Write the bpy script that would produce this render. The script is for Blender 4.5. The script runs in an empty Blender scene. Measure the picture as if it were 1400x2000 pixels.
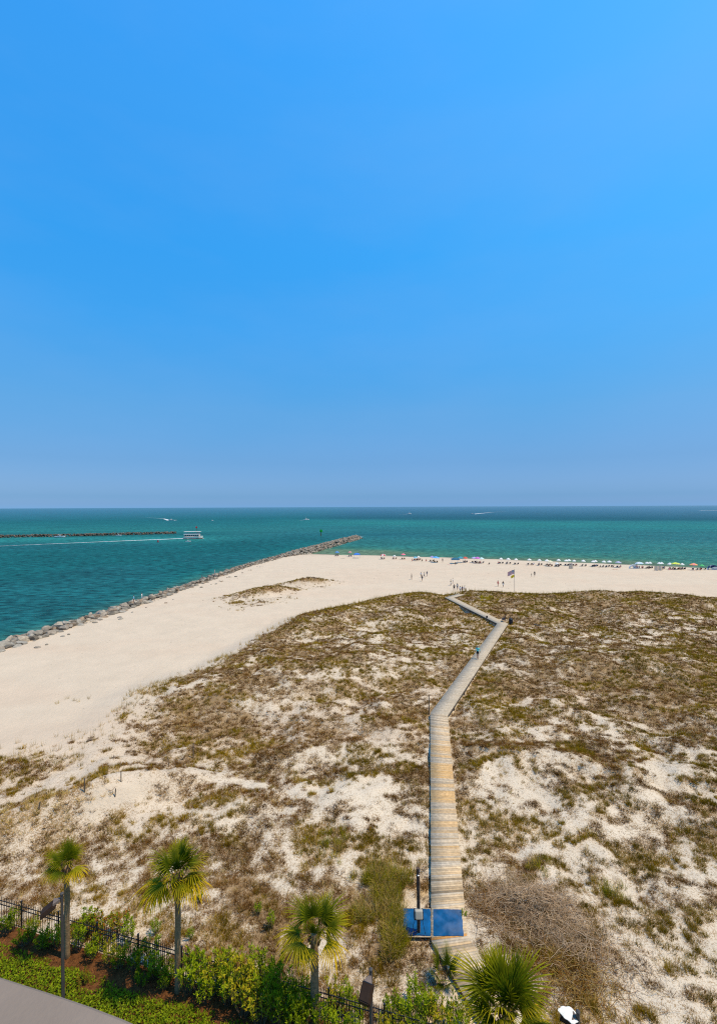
import bpy, bmesh, math, random
import numpy as np
from mathutils import Vector, Matrix

# ------------------------------------------------------------------ camera, sky, sun, exposure
scene = bpy.context.scene
COL = scene.collection
R = math.radians
CAM_Z = 23.5          # metres above the sea
F = 900.0             # focal length in pixels of a 1400 x 2000 frame
ROLL = 0.245
cam_data = bpy.data.cameras.new('camera')
cam = bpy.data.objects.new('camera', cam_data); COL.objects.link(cam)
cam_data.sensor_fit = 'VERTICAL'; cam_data.sensor_height = 24.0
cam_data.lens = 24.0 * F / 2000.0
cam_data.shift_y = -0.005
cam_data.clip_start = 0.05; cam_data.clip_end = 200000
cam.matrix_world = (Matrix.Translation((0, 0, CAM_Z)) @ Matrix.Rotation(R(90), 4, 'X') @ Matrix.Rotation(R(-ROLL), 4, 'Z'))
scene.camera = cam

SUN_EL, SUN_AZ = 66.0, 106.0      # azimuth measured from +Y (straight ahead) towards +X (right)
world = bpy.data.worlds.new('World'); scene.world = world; world.use_nodes = True
wn = world.node_tree.nodes; wl = world.node_tree.links
wn.clear()
w_out = wn.new('ShaderNodeOutputWorld'); w_bg = wn.new('ShaderNodeBackground'); w_sky = wn.new('ShaderNodeTexSky')
w_sky.sky_type = 'NISHITA'; w_sky.sun_disc = False
w_sky.sun_elevation = R(SUN_EL); w_sky.sun_rotation = R(SUN_AZ)
w_sky.altitude = 0; w_sky.air_density = 1.0; w_sky.dust_density = 0.35; w_sky.ozone_density = 3.0
w_ss = wn.new('ShaderNodeSeparateXYZ'); w_cc = wn.new('ShaderNodeCombineXYZ'); wl.new(w_sky.outputs[0], w_ss.inputs[0])
for k, g in enumerate((2.2, 1.0, 0.6)):
    q = wn.new('ShaderNodeMath'); q.operation = 'POWER'; q.inputs[1].default_value = g; wl.new(w_ss.outputs[k], q.inputs[0]); wl.new(q.outputs[0], w_cc.inputs[k])
# the day's air: a deep clean blue overhead that greys only a little towards the horizon, the same all the way round
w_tc = wn.new('ShaderNodeTexCoord'); w_sep = wn.new('ShaderNodeSeparateXYZ'); w_ramp = wn.new('ShaderNodeValToRGB'); w_mul = wn.new('ShaderNodeVectorMath'); w_mul.operation = 'MULTIPLY'
w_sc = wn.new('ShaderNodeVectorMath'); w_sc.operation = 'SCALE'; w_sc.inputs['Scale'].default_value = 6.0
GRADE = [(0.0, (0.046, 0.76, 3.0)), (0.008, (0.042, 0.68, 2.7)), (0.022, (0.038, 0.622, 2.441)), (0.094, (0.086, 0.739, 2.389)), (0.196, (0.186, 1.092, 2.839)), (0.349, (0.27, 1.592, 3.781)), (0.474, (0.331, 1.903, 4.261)), (0.633, (0.57, 2.217, 4.654)), (0.736, (0.549, 2.322, 4.952))]
while len(w_ramp.color_ramp.elements) < len(GRADE): w_ramp.color_ramp.elements.new(.5)
for e, (p, c) in zip(w_ramp.color_ramp.elements, GRADE): e.position = p
for e, (p, c) in zip(w_ramp.color_ramp.elements, GRADE): e.color = (c[0] / 6, c[1] / 6, c[2] / 6, 1)
wl.new(w_tc.outputs['Generated'], w_sep.inputs[0]); wl.new(w_sep.outputs['Z'], w_ramp.inputs[0]); wl.new(w_ramp.outputs[0], w_sc.inputs[0])
w_bg.inputs['Strength'].default_value = 0.10
wl.new(w_cc.outputs[0], w_mul.inputs[0]); wl.new(w_sc.outputs[0], w_mul.inputs[1])
w_map = wn.new('ShaderNodeMapping'); w_map.inputs['Scale'].default_value = (1.0, 1.0, 3.2); w_map.inputs['Rotation'].default_value = (R(10), R(-22), 0); w_no = wn.new('ShaderNodeTexNoise'); w_no.inputs['Scale'].default_value = 1.7; w_no.inputs['Detail'].default_value = 5; w_no.inputs['Roughness'].default_value = .55
wl.new(w_tc.outputs['Generated'], w_map.inputs['Vector']); wl.new(w_map.outputs[0], w_no.inputs['Vector'])
w_mr = wn.new('ShaderNodeMapRange'); w_mr.inputs[1].default_value = .40; w_mr.inputs[2].default_value = .72; w_mr.inputs[3].default_value = 0; w_mr.inputs[4].default_value = .16; wl.new(w_no.outputs['Fac'], w_mr.inputs[0])
w_mx = wn.new('ShaderNodeMix'); w_mx.data_type = 'RGBA'; w_mx.inputs[7].default_value = (2.6, 4.6, 8.2, 1); wl.new(w_mr.outputs[0], w_mx.inputs[0]); wl.new(w_mul.outputs[0], w_mx.inputs[6])
wl.new(w_mx.outputs[2], w_bg.inputs[0]); wl.new(w_bg.outputs[0], w_out.inputs[0])

sun_data = bpy.data.lights.new('sun', 'SUN'); sun = bpy.data.objects.new('sun', sun_data); COL.objects.link(sun)
sun_data.energy = 4.6; sun_data.angle = R(0.53); sun_data.color = (1.0, 0.85, 0.60)
SUN_DIR = Vector((math.sin(R(SUN_AZ)) * math.cos(R(SUN_EL)), math.cos(R(SUN_AZ)) * math.cos(R(SUN_EL)), math.sin(R(SUN_EL))))
sun.rotation_euler = SUN_DIR.to_track_quat('Z', 'Y').to_euler()
vs = scene.view_settings
vs.view_transform = 'Standard'; vs.look = 'None'; vs.gamma = 1.0; vs.use_curve_mapping = False; vs.exposure = 0.0
scene.cycles.max_bounces = 6; scene.cycles.transparent_max_bounces = 8
scene.cycles.use_denoising = False
scene.cycles.filter_width = 1.15
scene.cycles.sample_clamp_indirect = 4.0; scene.cycles.sample_clamp_direct = 3.0

rng = np.random.default_rng(11)
random.seed(5)

# ------------------------------------------------------------------ survey: place <-> position in the photograph
CR, SR = math.cos(R(ROLL)), math.sin(R(ROLL))
def to_px(x, y, z):
    a = F * x / y; b = -F * (z - CAM_Z) / y
    return 700 + a * CR + b * SR, 990 - a * SR + b * CR
def ray(px, py):
    a, b = px - 700, py - 990
    return (a * CR - b * SR) / F, -(a * SR + b * CR) / F      # x per metre ahead, z per metre ahead
def at_z(px, py, z):
    u, v = ray(px, py); d = (z - CAM_Z) / v
    return Vector((u * d, d, z))
def at_d(px, py, d):
    u, v = ray(px, py)
    return Vector((u * d, d, CAM_Z + v * d))

# ------------------------------------------------------------------ noise
def _hash(ix, iy, s):
    h = (ix.astype(np.int64) * 374761393 + iy.astype(np.int64) * 668265263 + s * 974634777) & 0xffffffff
    h = ((h ^ (h >> 13)) * 1274126177) & 0xffffffff
    return ((h ^ (h >> 16)) & 0xffff) / 65535.0
def vnoise(x, y, s=0):
    ix, iy = np.floor(x), np.floor(y); fx, fy = x - ix, y - iy
    fx = fx * fx * (3 - 2 * fx); fy = fy * fy * (3 - 2 * fy)
    a, b = _hash(ix, iy, s), _hash(ix + 1, iy, s); c, d = _hash(ix, iy + 1, s), _hash(ix + 1, iy + 1, s)
    return (a + (b - a) * fx) * (1 - fy) + (c + (d - c) * fx) * fy
def fbm(x, y, s=0, o=4, g=0.5):
    t = 0; a = 1; n = 0
    for k in range(o):
        t = t + a * vnoise(x * 2 ** k + 17.3 * k, y * 2 ** k - 9.1 * k, s + k); n += a; a *= g
    return t / n
def sstep(a, b, t):
    t = np.clip((t - a) / (b - a), 0, 1); return t * t * (3 - 2 * t)

# ------------------------------------------------------------------ the lie of the land
SH_A = np.array([-15.0, 229.0]); SH_B = np.array([125.0, 176.0])
SH_T = (SH_B - SH_A) / np.linalg.norm(SH_B - SH_A); SH_N = np.array([SH_T[1], -SH_T[0]])
JET_Y = [-60, 40, 75, 100, 130, 170, 215, 270, 345]
JET_X = [-72, -62.5, -56.5, -51.8, -47.6, -43, -33, -20.3, -1.5]
def jet_x(y): return np.interp(y, JET_Y, JET_X)
def shore_s(x, y): return (x - SH_A[0]) * SH_N[0] + (y - SH_A[1]) * SH_N[1] - 0.0009 * (x - 55) ** 2 * (np.abs(x - 55) < 120) + 3
# crest of the dune line: photograph px, crest height, strength
CREST_PX = [(-500, 1520, 1.9, .4), (0, 1480, 1.9, .4), (100, 1465, 1.9, .4), (205, 1440, 2.0, .5), (268, 1385, 2.2, .7), (300, 1345, 2.6, 1.1),
            (370, 1318, 2.8, 1.3), (430, 1300, 3.0, 1.5), (500, 1255, 3.1, 1.6), (600, 1199, 3.1, 1.6), (700, 1178, 3.1, 1.6), (760, 1165, 3.2, 1.7),
            (820, 1158, 3.3, 1.8), (868, 1165, 2.9, 1.4), (920, 1153, 3.4, 1.9), (1010, 1159, 3.1, 1.6), (1075, 1160, 3.1, 1.6), (1150, 1156, 3.5, 2.0),
            (1250, 1155, 3.6, 2.1), (1400, 1168, 3.3, 1.8), (1700, 1185, 3.3, 1.8), (2600, 1215, 3.3, 1.8)]
CREST = [(at_z(px, py, z), a) for px, py, z, a in CREST_PX]
CREST_XY = np.array([[p.x, p.y] for p, a in CREST]); CREST_A = np.array([a for p, a in CREST])
def crest_dist(x, y):
    """signed distance behind (+) the dune crest, and the crest's strength there"""
    best = np.full(x.shape, 1e9); sgn = np.ones(x.shape); amp = np.zeros(x.shape)
    for i in range(len(CREST_XY) - 1):
        a, b = CREST_XY[i], CREST_XY[i + 1]; e = b - a; L2 = e @ e
        t = np.clip(((x - a[0]) * e[0] + (y - a[1]) * e[1]) / L2, 0, 1)
        dx, dy = x - a[0] - t * e[0], y - a[1] - t * e[1]; d = np.hypot(dx, dy)
        cr = e[0] * (y - a[1]) - e[1] * (x - a[0])
        m = d < best - 1e-6
        best = np.where(m, d, best); sgn = np.where(m, np.where(cr < 0, 1.0, -1.0), sgn)
        amp = np.where(m, CREST_A[i] + t * (CREST_A[i + 1] - CREST_A[i]), amp)
    return best * sgn, amp
# boardwalk centre line: photograph px and deck height
WALK_PX = [(978, 1992, 1.72), (877, 1832, 1.90), (857, 1395, 2.15), (981, 1218, 2.65), (877, 1167, 3.35), (900, 1160.5, 3.0)]
WALK = [at_z(*p) for p in WALK_PX]
WALK_W = 1.78
def walk_dist(x, y):
    best = np.full(x.shape, 1e9); zz = np.zeros(x.shape)
    for i in range(len(WALK) - 1):
        a, b = WALK[i], WALK[i + 1]; ex, ey = b.x - a.x, b.y - a.y; L2 = ex * ex + ey * ey
        t = np.clip(((x - a.x) * ex + (y - a.y) * ey) / L2, 0, 1)
        d = np.hypot(x - a.x - t * ex, y - a.y - t * ey); m = d < best
        best = np.where(m, d, best); zz = np.where(m, a.z + t * (b.z - a.z), zz)
    return best, zz
def gauss(x, y, cx, cy, ra, rb, ang):
    c, s = math.cos(ang), math.sin(ang); u = (x - cx) * c + (y - cy) * s; v = -(x - cx) * s + (y - cy) * c
    return np.exp(-(u / ra) ** 2 - (v / rb) ** 2)
FENCE_A = Vector((-19.5, 24.57)); FENCE_B = Vector((4.6, 18.04))
def fence_y(x): return 19.1 - 0.271 * (x - 0.7)
def height(x, y):
    x = np.asarray(x, float); y = np.asarray(y, float)
    s = shore_s(x, y)
    z = np.interp(s, [-300, -40, 0, 9, 26, 60, 400], [-9, -1.6, 0, 0.75, 1.25, 1.45, 1.5])
    sj = x - jet_x(y)
    z = np.minimum(z, np.interp(sj, [-60, -9, -3, 3, 400], [-9, -4, 0.9, 1.7, 60]))
    land = sstep(6, 20, s) * sstep(4, 12, sj)
    z = z + land * 0.22 * (fbm(x / 14, y / 14, 3) - .5) + land * .05 * (fbm(x / 2.2, y / 2.2, 9, 3) - .5)
    d, a = crest_dist(x, y)
    dn = sstep(-7, 0.5, d) * (1 - 0.62 * sstep(2, 16, d))
    inside = sstep(-3, 5, d) * sstep(27, 33, y + 0.27 * x + 3)
    z = z + dn * a + inside * (2.2 * (fbm(x / 9.0, y / 9.0, 21, 3) - .47) + .95 * (fbm(x / 2.6, y / 2.6, 31, 3) - .5))
    near = sstep(-3, 4, d)
    z = z + near * (.22 * (fbm(x / 1.1, y / 1.1, 41, 3) - .5) + .10 * (fbm(x / .5, y / .5, 47, 2) - .5))
    # little dunes out on the beach, the bare sand hummock and the grassy bank at lower left
    for cx, cy, ra, rb, an, h in [(-25.5, 114.5, 6, 2.4, .45, 2.0), (-21, 119.5, 4.5, 2.2, .6, 1.4), (-14.5, 131, 7, 2.4, .35, 2.0), (-21, 109, 5, 3, .6, .35),
                                  (-17.5, 34.6, 6.5, 1.5, .55, 1.5), (-23.5, 30.2, 6, 1.8, .6, 1.1), (-10.5, 34.5, 5, 2.2, -.1, .6), (-4, 60, 9, 6, .5, 1.0), (6, 72, 10, 6, .3, 1.0), (38, 62, 12, 5, -.2, .9), (14, 38, 6, 4, .3, .5)]:
        z = z + h * gauss(x, y, cx, cy, ra, rb, an) * (0.8 + .4 * fbm(x / 1.5, y / 1.5, 53, 2))
    # levelled ground along the fence and towards the building
    flat = 1 - sstep(0.3, 5.0, y - fence_y(x))
    z = z * (1 - flat) + flat * 1.5
    wd, wz = walk_dist(x, y)
    k = 1 - sstep(1.0, 3.4, wd)
    cut = np.minimum(z, wz - 0.30 + 0.08 * fbm(x, y, 61, 2))
    z = z * (1 - k) + k * cut
    return z
def hz(x, y): return float(height(np.array([x]), np.array([y]))[0])
def ground(px, py):
    z = 1.6
    for _ in range(14):
        p = at_z(px, py, z); z = z * .5 + hz(p.x, p.y) * .5
    p = at_z(px, py, z); p.z = hz(p.x, p.y); return p

# ------------------------------------------------------------------ materials
def mat(name, col=(.5, .5, .5), rough=.8, spec=.3, var=0.0, vscale=4.0, tint=False, metal=0.0, bump=0.0, bscale=30.0, trans=0.0, coat=0.0):
    m = bpy.data.materials.new(name); m.use_nodes = True; nt = m.node_tree; n = nt.nodes; l = nt.links
    b = n['Principled BSDF']; b.inputs['Roughness'].default_value = rough; b.inputs['Specular IOR Level'].default_value = spec
    b.inputs['Metallic'].default_value = metal; b.inputs['Base Color'].default_value = (*col, 1)
    src = None
    if tint:
        at = n.new('ShaderNodeAttribute'); at.attribute_name = 'tint'; src = at.outputs['Color']
    if var > 0:
        tc = n.new('ShaderNodeTexCoord'); no = n.new('ShaderNodeTexNoise'); no.inputs['Scale'].default_value = vscale; no.inputs['Detail'].default_value = 5
        l.new(tc.outputs['Object'], no.inputs['Vector'])
        mr = n.new('ShaderNodeMapRange'); mr.inputs[1].default_value = .3; mr.inputs[2].default_value = .7; mr.inputs[3].default_value = 1 - var; mr.inputs[4].default_value = 1 + var
        l.new(no.outputs['Fac'], mr.inputs[0])
        mx = n.new('ShaderNodeMix'); mx.data_type = 'RGBA'; mx.blend_type = 'MULTIPLY'; mx.inputs[0].default_value = 1
        if src: l.new(src, mx.inputs[6])
        else: mx.inputs[6].default_value = (*col, 1)
        l.new(mr.outputs[0], mx.inputs[7]); src = mx.outputs[2]
    if src: l.new(src, b.inputs['Base Color'])
    if bump > 0:
        tc = n.new('ShaderNodeTexCoord'); no = n.new('ShaderNodeTexNoise'); no.inputs['Scale'].default_value = bscale; no.inputs['Detail'].default_value = 4
        l.new(tc.outputs['Object'], no.inputs['Vector']); bp = n.new('ShaderNodeBump'); bp.inputs['Strength'].default_value = bump; bp.inputs['Distance'].default_value = .02
        l.new(no.outputs['Fac'], bp.inputs['Height']); l.new(bp.outputs[0], b.inputs['Normal'])
    if trans > 0:
        tr = n.new('ShaderNodeBsdfTranslucent'); ms = n.new('ShaderNodeMixShader'); ms.inputs[0].default_value = trans
        if src: l.new(src, tr.inputs[0])
        else: tr.inputs[0].default_value = (*col, 1)
        l.new(b.outputs[0], ms.inputs[1]); l.new(tr.outputs[0], ms.inputs[2]); l.new(ms.outputs[0], n['Material Output'].inputs[0])
    return m
_mc = {}
def paint(col, rough=.6, trans=0.0):
    k = (tuple(col), rough, trans)
    if k not in _mc: _mc[k] = mat('paint_%d' % len(_mc), col, rough, .3, var=.12, vscale=3, trans=trans)
    return _mc[k]

# ------------------------------------------------------------------ mesh helpers
class MB:
    def __init__(s): s.v = []; s.f = []; s.m = []
    def add(s, vs_, fs, mi=0):
        o = len(s.v); s.v += [tuple(p) for p in vs_]
        for f in fs: s.f.append(tuple(i + o for i in f)); s.m.append(mi)
        return s
    def box(s, c, d, rz=0, mi=0, M=None, taper=1.0):
        x, y, z = d[0] / 2, d[1] / 2, d[2] / 2
        p = [Vector((i * x * (taper if k > 0 else 1), j * y * (taper if k > 0 else 1), k * z)) for k in (-1, 1) for j in (-1, 1) for i in (-1, 1)]
        m = Matrix.Translation(c) @ (M.to_4x4() if M else Matrix.Rotation(rz, 4, 'Z'))
        return s.add([m @ q for q in p], [(0, 2, 3, 1), (4, 5, 7, 6), (0, 1, 5, 4), (2, 6, 7, 3), (0, 4, 6, 2), (1, 3, 7, 5)], mi)
    def tube(s, pts, rad, n=8, mi=0, cap=True):
        pts = [Vector(p) for p in pts]
        if not hasattr(rad, '__len__'): rad = [rad] * len(pts)
        vs_, fs = [], []
        for i, p in enumerate(pts):
            t = (pts[min(i + 1, len(pts) - 1)] - pts[max(i - 1, 0)]).normalized()
            a = t.cross(Vector((0, 0, 1)) if abs(t.z) < .95 else Vector((1, 0, 0))).normalized(); b = t.cross(a)
            vs_ += [p + (a * math.cos(k * 2 * math.pi / n) + b * math.sin(k * 2 * math.pi / n)) * rad[i] for k in range(n)]
        for i in range(len(pts) - 1):
            for k in range(n):
                fs.append((i * n + k, i * n + (k + 1) % n, (i + 1) * n + (k + 1) % n, (i + 1) * n + k))
        if cap: fs.append(tuple(range(n))[::-1]); fs.append(tuple((len(pts) - 1) * n + k for k in range(n)))
        return s.add(vs_, fs, mi)
    def lathe(s, prof, n=16, c=(0, 0, 0), mi=0):
        vs_, fs = [], []
        for r, z in prof: vs_ += [(c[0] + r * math.cos(k * 2 * math.pi / n), c[1] + r * math.sin(k * 2 * math.pi / n), c[2] + z) for k in range(n)]
        for i in range(len(prof) - 1):
            for k in range(n): fs.append((i * n + k, i * n + (k + 1) % n, (i + 1) * n + (k + 1) % n, (i + 1) * n + k))
        fs.append(tuple(range(n))[::-1]); fs.append(tuple((len(prof) - 1) * n + k for k in range(n)))
        return s.add(vs_, fs, mi)
    def mesh(s, name, mats, smooth=False):
        me = bpy.data.meshes.new(name); me.from_pydata(s.v, [], s.f)
        for m in (mats if isinstance(mats, (list, tuple)) else [mats]): me.materials.append(m)
        if any(s.m): me.polygons.foreach_set('material_index', s.m)
        if smooth: me.polygons.foreach_set('use_smooth', [True] * len(s.f))
        me.update(); return me
    def build(s, name, mats, parent=None, smooth=False): return obj(name, s.mesh(name, mats, smooth), parent)
def obj(name, me, parent=None, loc=None):
    o = bpy.data.objects.new(name, me); COL.objects.link(o)
    if parent: o.parent = parent
    if loc is not None: o.location = loc
    return o
def tag(o, label, cat, group=None, kind=None):
    o['label'] = label
    if cat: o['category'] = cat
    if group: o['group'] = group
    if kind: o['kind'] = kind
    return o
def struct(o, label=None):
    o['kind'] = 'structure'
    if label: o['label'] = label
    return o
def empty(name, loc, rz=0):
    o = bpy.data.objects.new(name, None); COL.objects.link(o); o.location = loc; o.rotation_euler = (0, 0, rz); return o
def np_mesh(name, verts, faces, mt, tint=None, smooth=False, attrs=None):
    """verts (n,3), faces (m,k) all of k corners, tint (n,3) per vertex"""
    me = bpy.data.meshes.new(name); n, (m, k) = len(verts), faces.shape
    me.vertices.add(n); me.vertices.foreach_set('co', np.ascontiguousarray(verts, np.float32).ravel())
    me.loops.add(m * k); me.loops.foreach_set('vertex_index', np.ascontiguousarray(faces, np.int32).ravel())
    me.polygons.add(m); me.polygons.foreach_set('loop_start', np.arange(0, m * k, k, dtype=np.int32)); me.polygons.foreach_set('loop_total', np.full(m, k, np.int32))
    if smooth: me.polygons.foreach_set('use_smooth', np.ones(m, bool))
    me.update(calc_edges=True)
    if tint is not None:
        c = me.color_attributes.new('tint', 'FLOAT_COLOR', 'POINT'); c.data.foreach_set('color', np.hstack([tint, np.ones((n, 1))]).astype(np.float32).ravel())
    for an, av in (attrs or {}).items():
        c = me.attributes.new(an, 'FLOAT', 'POINT'); c.data.foreach_set('value', av.astype(np.float32).ravel())
    for q in (mt if isinstance(mt, (list, tuple)) else [mt]): me.materials.append(q)
    return me
def ncopy(o, parent, loc=None, rot=None, scale=None):
    c = o.copy(); COL.objects.link(c); c.parent = parent
    if loc is not None: c.location = loc
    if rot is not None: c.rotation_euler = rot
    if scale is not None: c.scale = scale
    return c
ORD = ['first', 'second', 'third', 'fourth', 'fifth', 'sixth', 'seventh', 'eighth', 'ninth', 'tenth', 'eleventh', 'twelfth', 'thirteenth', 'fourteenth', 'fifteenth',
       'sixteenth', 'seventeenth', 'eighteenth', 'nineteenth', 'twentieth', 'twenty-first', 'twenty-second', 'twenty-third', 'twenty-fourth', 'twenty-fifth', 'twenty-sixth',
       'twenty-seventh', 'twenty-eighth', 'twenty-ninth', 'thirtieth'] + ['%d-th' % k for k in range(31, 90)]

# ------------------------------------------------------------------ vegetation survey: how thickly the dunes are grown, 100 px x 50 px of the photograph
VEG = ["0 0 0 0 0 0 3 7 8 9 8 8 9 8",      # 1150
       "0 0 0 0 0 4 7 5 7 7 7 6 4 5",      # 1200
       "0 0 0 0 2 8 7 5 8 6 7 8 8 7",      # 1250
       "0 0 0 2 8 6 4 7 8 7 8 8 8 9",      # 1300
       "0 0 1 8 7 6 6 6 7 7 5 6 8 9",      # 1350
       "0 0 2 8 8 7 7 6 8 6 6 5 6 7",      # 1400
       "2 2 4 7 7 6 4 3 8 6 6 6 5 5",      # 1450
       "5 4 4 6 5 4 4 3 8 4 4 6 5 6",      # 1500
       "5 5 5 5 4 4 4 4 6 5 3 5 4 5",      # 1550
       "5 4 5 5 4 5 5 4 4 6 4 3 5 5",      # 1600
       "5 6 6 6 6 6 5 5 3 6 5 4 4 5",      # 1650
       "6 6 6 6 7 7 7 6 2 4 5 5 4 4",      # 1700
       "5 5 6 5 7 7 7 6 1 6 6 5 5 5",      # 1750
       "4 4 5 4 6 7 6 6 1 5 6 5 4 4",      # 1800
       "3 3 4 4 6 7 6 5 3 4 6 5 2 3",      # 1850
       "2 2 2 3 4 5 5 4 3 3 4 5 3 4",      # 1900
       "1 1 1 2 2 4 4 4 3 3 4 5 3 4"]      # 1950
# hue of the growth: share of green (0 brown .. 9 green)
HUE = ["5 5 5 5 5 5 7 7 6 6 6 4 5 6", "5 5 5 5 5 3 3 5 6 7 5 3 3 4", "5 5 5 5 4 2 3 4 3 6 3 2 5 3", "5 5 5 5 3 3 4 3 3 5 2 2 3 2", "5 5 5 2 3 4 4 3 3 4 4 4 2 1",
       "5 5 4 2 3 4 4 4 3 5 5 5 4 3", "5 3 3 2 2 4 4 4 2 4 4 3 4 3", "5 4 3 2 2 3 4 4 2 4 3 2 3 2", "3 3 2 2 3 3 4 4 3 3 3 3 3 3", "2 2 3 2 3 3 5 4 4 3 3 3 3 3",
       "3 3 2 2 2 2 4 5 4 3 3 4 3 3", "6 4 2 2 2 2 3 6 5 3 2 4 3 4", "6 6 5 3 2 1 2 6 5 3 2 3 4 4", "6 6 5 4 2 1 2 5 4 3 2 3 3 4", "6 6 5 5 3 2 3 3 4 3 2 2 4 4",
       "6 6 6 6 5 4 4 4 4 3 3 2 3 3", "6 6 6 6 5 5 5 5 4 3 3 2 3 3"]
VEGA = np.array([[float(q) for q in r.split()] for r in VEG]) / 9; HUEA = np.array([[float(q) for q in r.split()] for r in HUE]) / 9
def grid_look(A, px, py):
    u = np.clip((px - 50) / 100, 0, 13); v = np.clip((py - 1175) / 50, 0, 16)
    i = np.minimum(u.astype(int), 12); j = np.minimum(v.astype(int), 15); fu, fv = u - i, v - j
    return (A[j, i] * (1 - fu) + A[j, i + 1] * fu) * (1 - fv) + (A[j + 1, i] * (1 - fu) + A[j + 1, i + 1] * fu) * fv
def veg(x, y, z=None):
    """density and greenness of the dune growth at a place"""
    z = height(x, y) if z is None else z
    px, py = to_px(x, np.maximum(y, 8), z)
    d, a = crest_dist(x, y)
    den = grid_look(VEGA, px, py) * sstep(-2.2, 0.6, d + 2.2 * (fbm(x / 3, y / 3, 71, 2) - .5))
    den = np.maximum(den, .95 * sstep(-1.6, .2, d) * (1 - sstep(2.2, 3.6, d)) * (a > 1.2))
    for cx, cy, ra, rb, an, h in [(-26, 115, 6.2, 2.3, .45, 1.2), (-20.6, 120, 4.0, 1.7, .6, 1.0), (-14.5, 131.6, 6.2, 2.4, .35, 1.2), (-28, 106.5, 1.8, 1.2, .4, 1.0)]:
        den = np.maximum(den, h * np.minimum(1, 1.4 * gauss(x, y, cx, cy, ra, rb, an)))
    for cx, cy, ra, rb, an, h in [(-23, 107, 6, 4, .6, .22), (-17, 126, 7, 3.5, .4, .2)]:
        den = np.maximum(den, h * gauss(x, y, cx, cy, ra, rb, an))
    den = den * (1 - np.minimum(.95, 1.3 * gauss(x, y, -17.6, 33.3, 2.5, .65, .62))) * (1 - .6 * gauss(x, y, -8, 36.3, 7, .9, -.12)) * (1 - .5 * gauss(x, y, -18.5, 38, 5, 1.5, .2))
    wd, wz = walk_dist(x, y)
    den = np.where(wd < WALK_W / 2 + .55, np.maximum(den, .5 * (y > 29) * (1 - sstep(WALK_W / 2 + .2, WALK_W / 2 + .55, wd))), den) * sstep(WALK_W / 2 - .06, WALK_W / 2 + .06, wd)
    hue = np.maximum(grid_look(HUEA, px, py), .85 * np.minimum(1, 2 * (gauss(x, y, -25, 116, 9, 4, .45) + gauss(x, y, -14.5, 131.6, 8, 4, .35))))
    return np.clip(den, 0, 1), hue
def clump(x, y):
    """0..1 field: where growth gathers"""
    wx, wy = fbm(x / 3, y / 3, 81, 2) * 2, fbm(x / 3, y / 3, 83, 2) * 2
    n = .42 * fbm((x + wx) / 3.6, (y + wy) / 2.6, 85, 4, .6) + .58 * fbm((x + wx) / .85, (y + wy) / .72, 91, 4, .65)
    return np.clip((n - .5) * 3.5 + .5, 0, 1)

# ------------------------------------------------------------------ ground
def axis(a, b, fine, c, d, grow=1.12):
    """coordinates, fine between a and b, widening out to c and d"""
    m = list(np.arange(a, b, fine)); s = fine; lo = [a]; hi = [m[-1]]
    while lo[-1] > c: s *= grow; lo.append(lo[-1] - s)
    s = fine
    while hi[-1] < d: s *= grow; hi.append(hi[-1] + s)
    return np.array(lo[:0:-1] + m + hi[1:])
def sheet(name, xs, ys, zf, mt, tint=None, attrs=None, smooth=True):
    X, Y = np.meshgrid(xs, ys); X, Y = X.ravel(), Y.ravel(); Z = zf(X, Y); n = len(xs)
    i = np.arange(len(xs) - 1)[None, :] + n * np.arange(len(ys) - 1)[:, None]; i = i.ravel()
    fs = np.stack([i, i + 1, i + n + 1, i + n], 1)
    return np_mesh(name, np.stack([X, Y, Z], 1), fs, mt, tint(X, Y, Z) if tint else None, smooth, {k: f(X, Y, Z) for k, f in (attrs or {}).items()})

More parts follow.
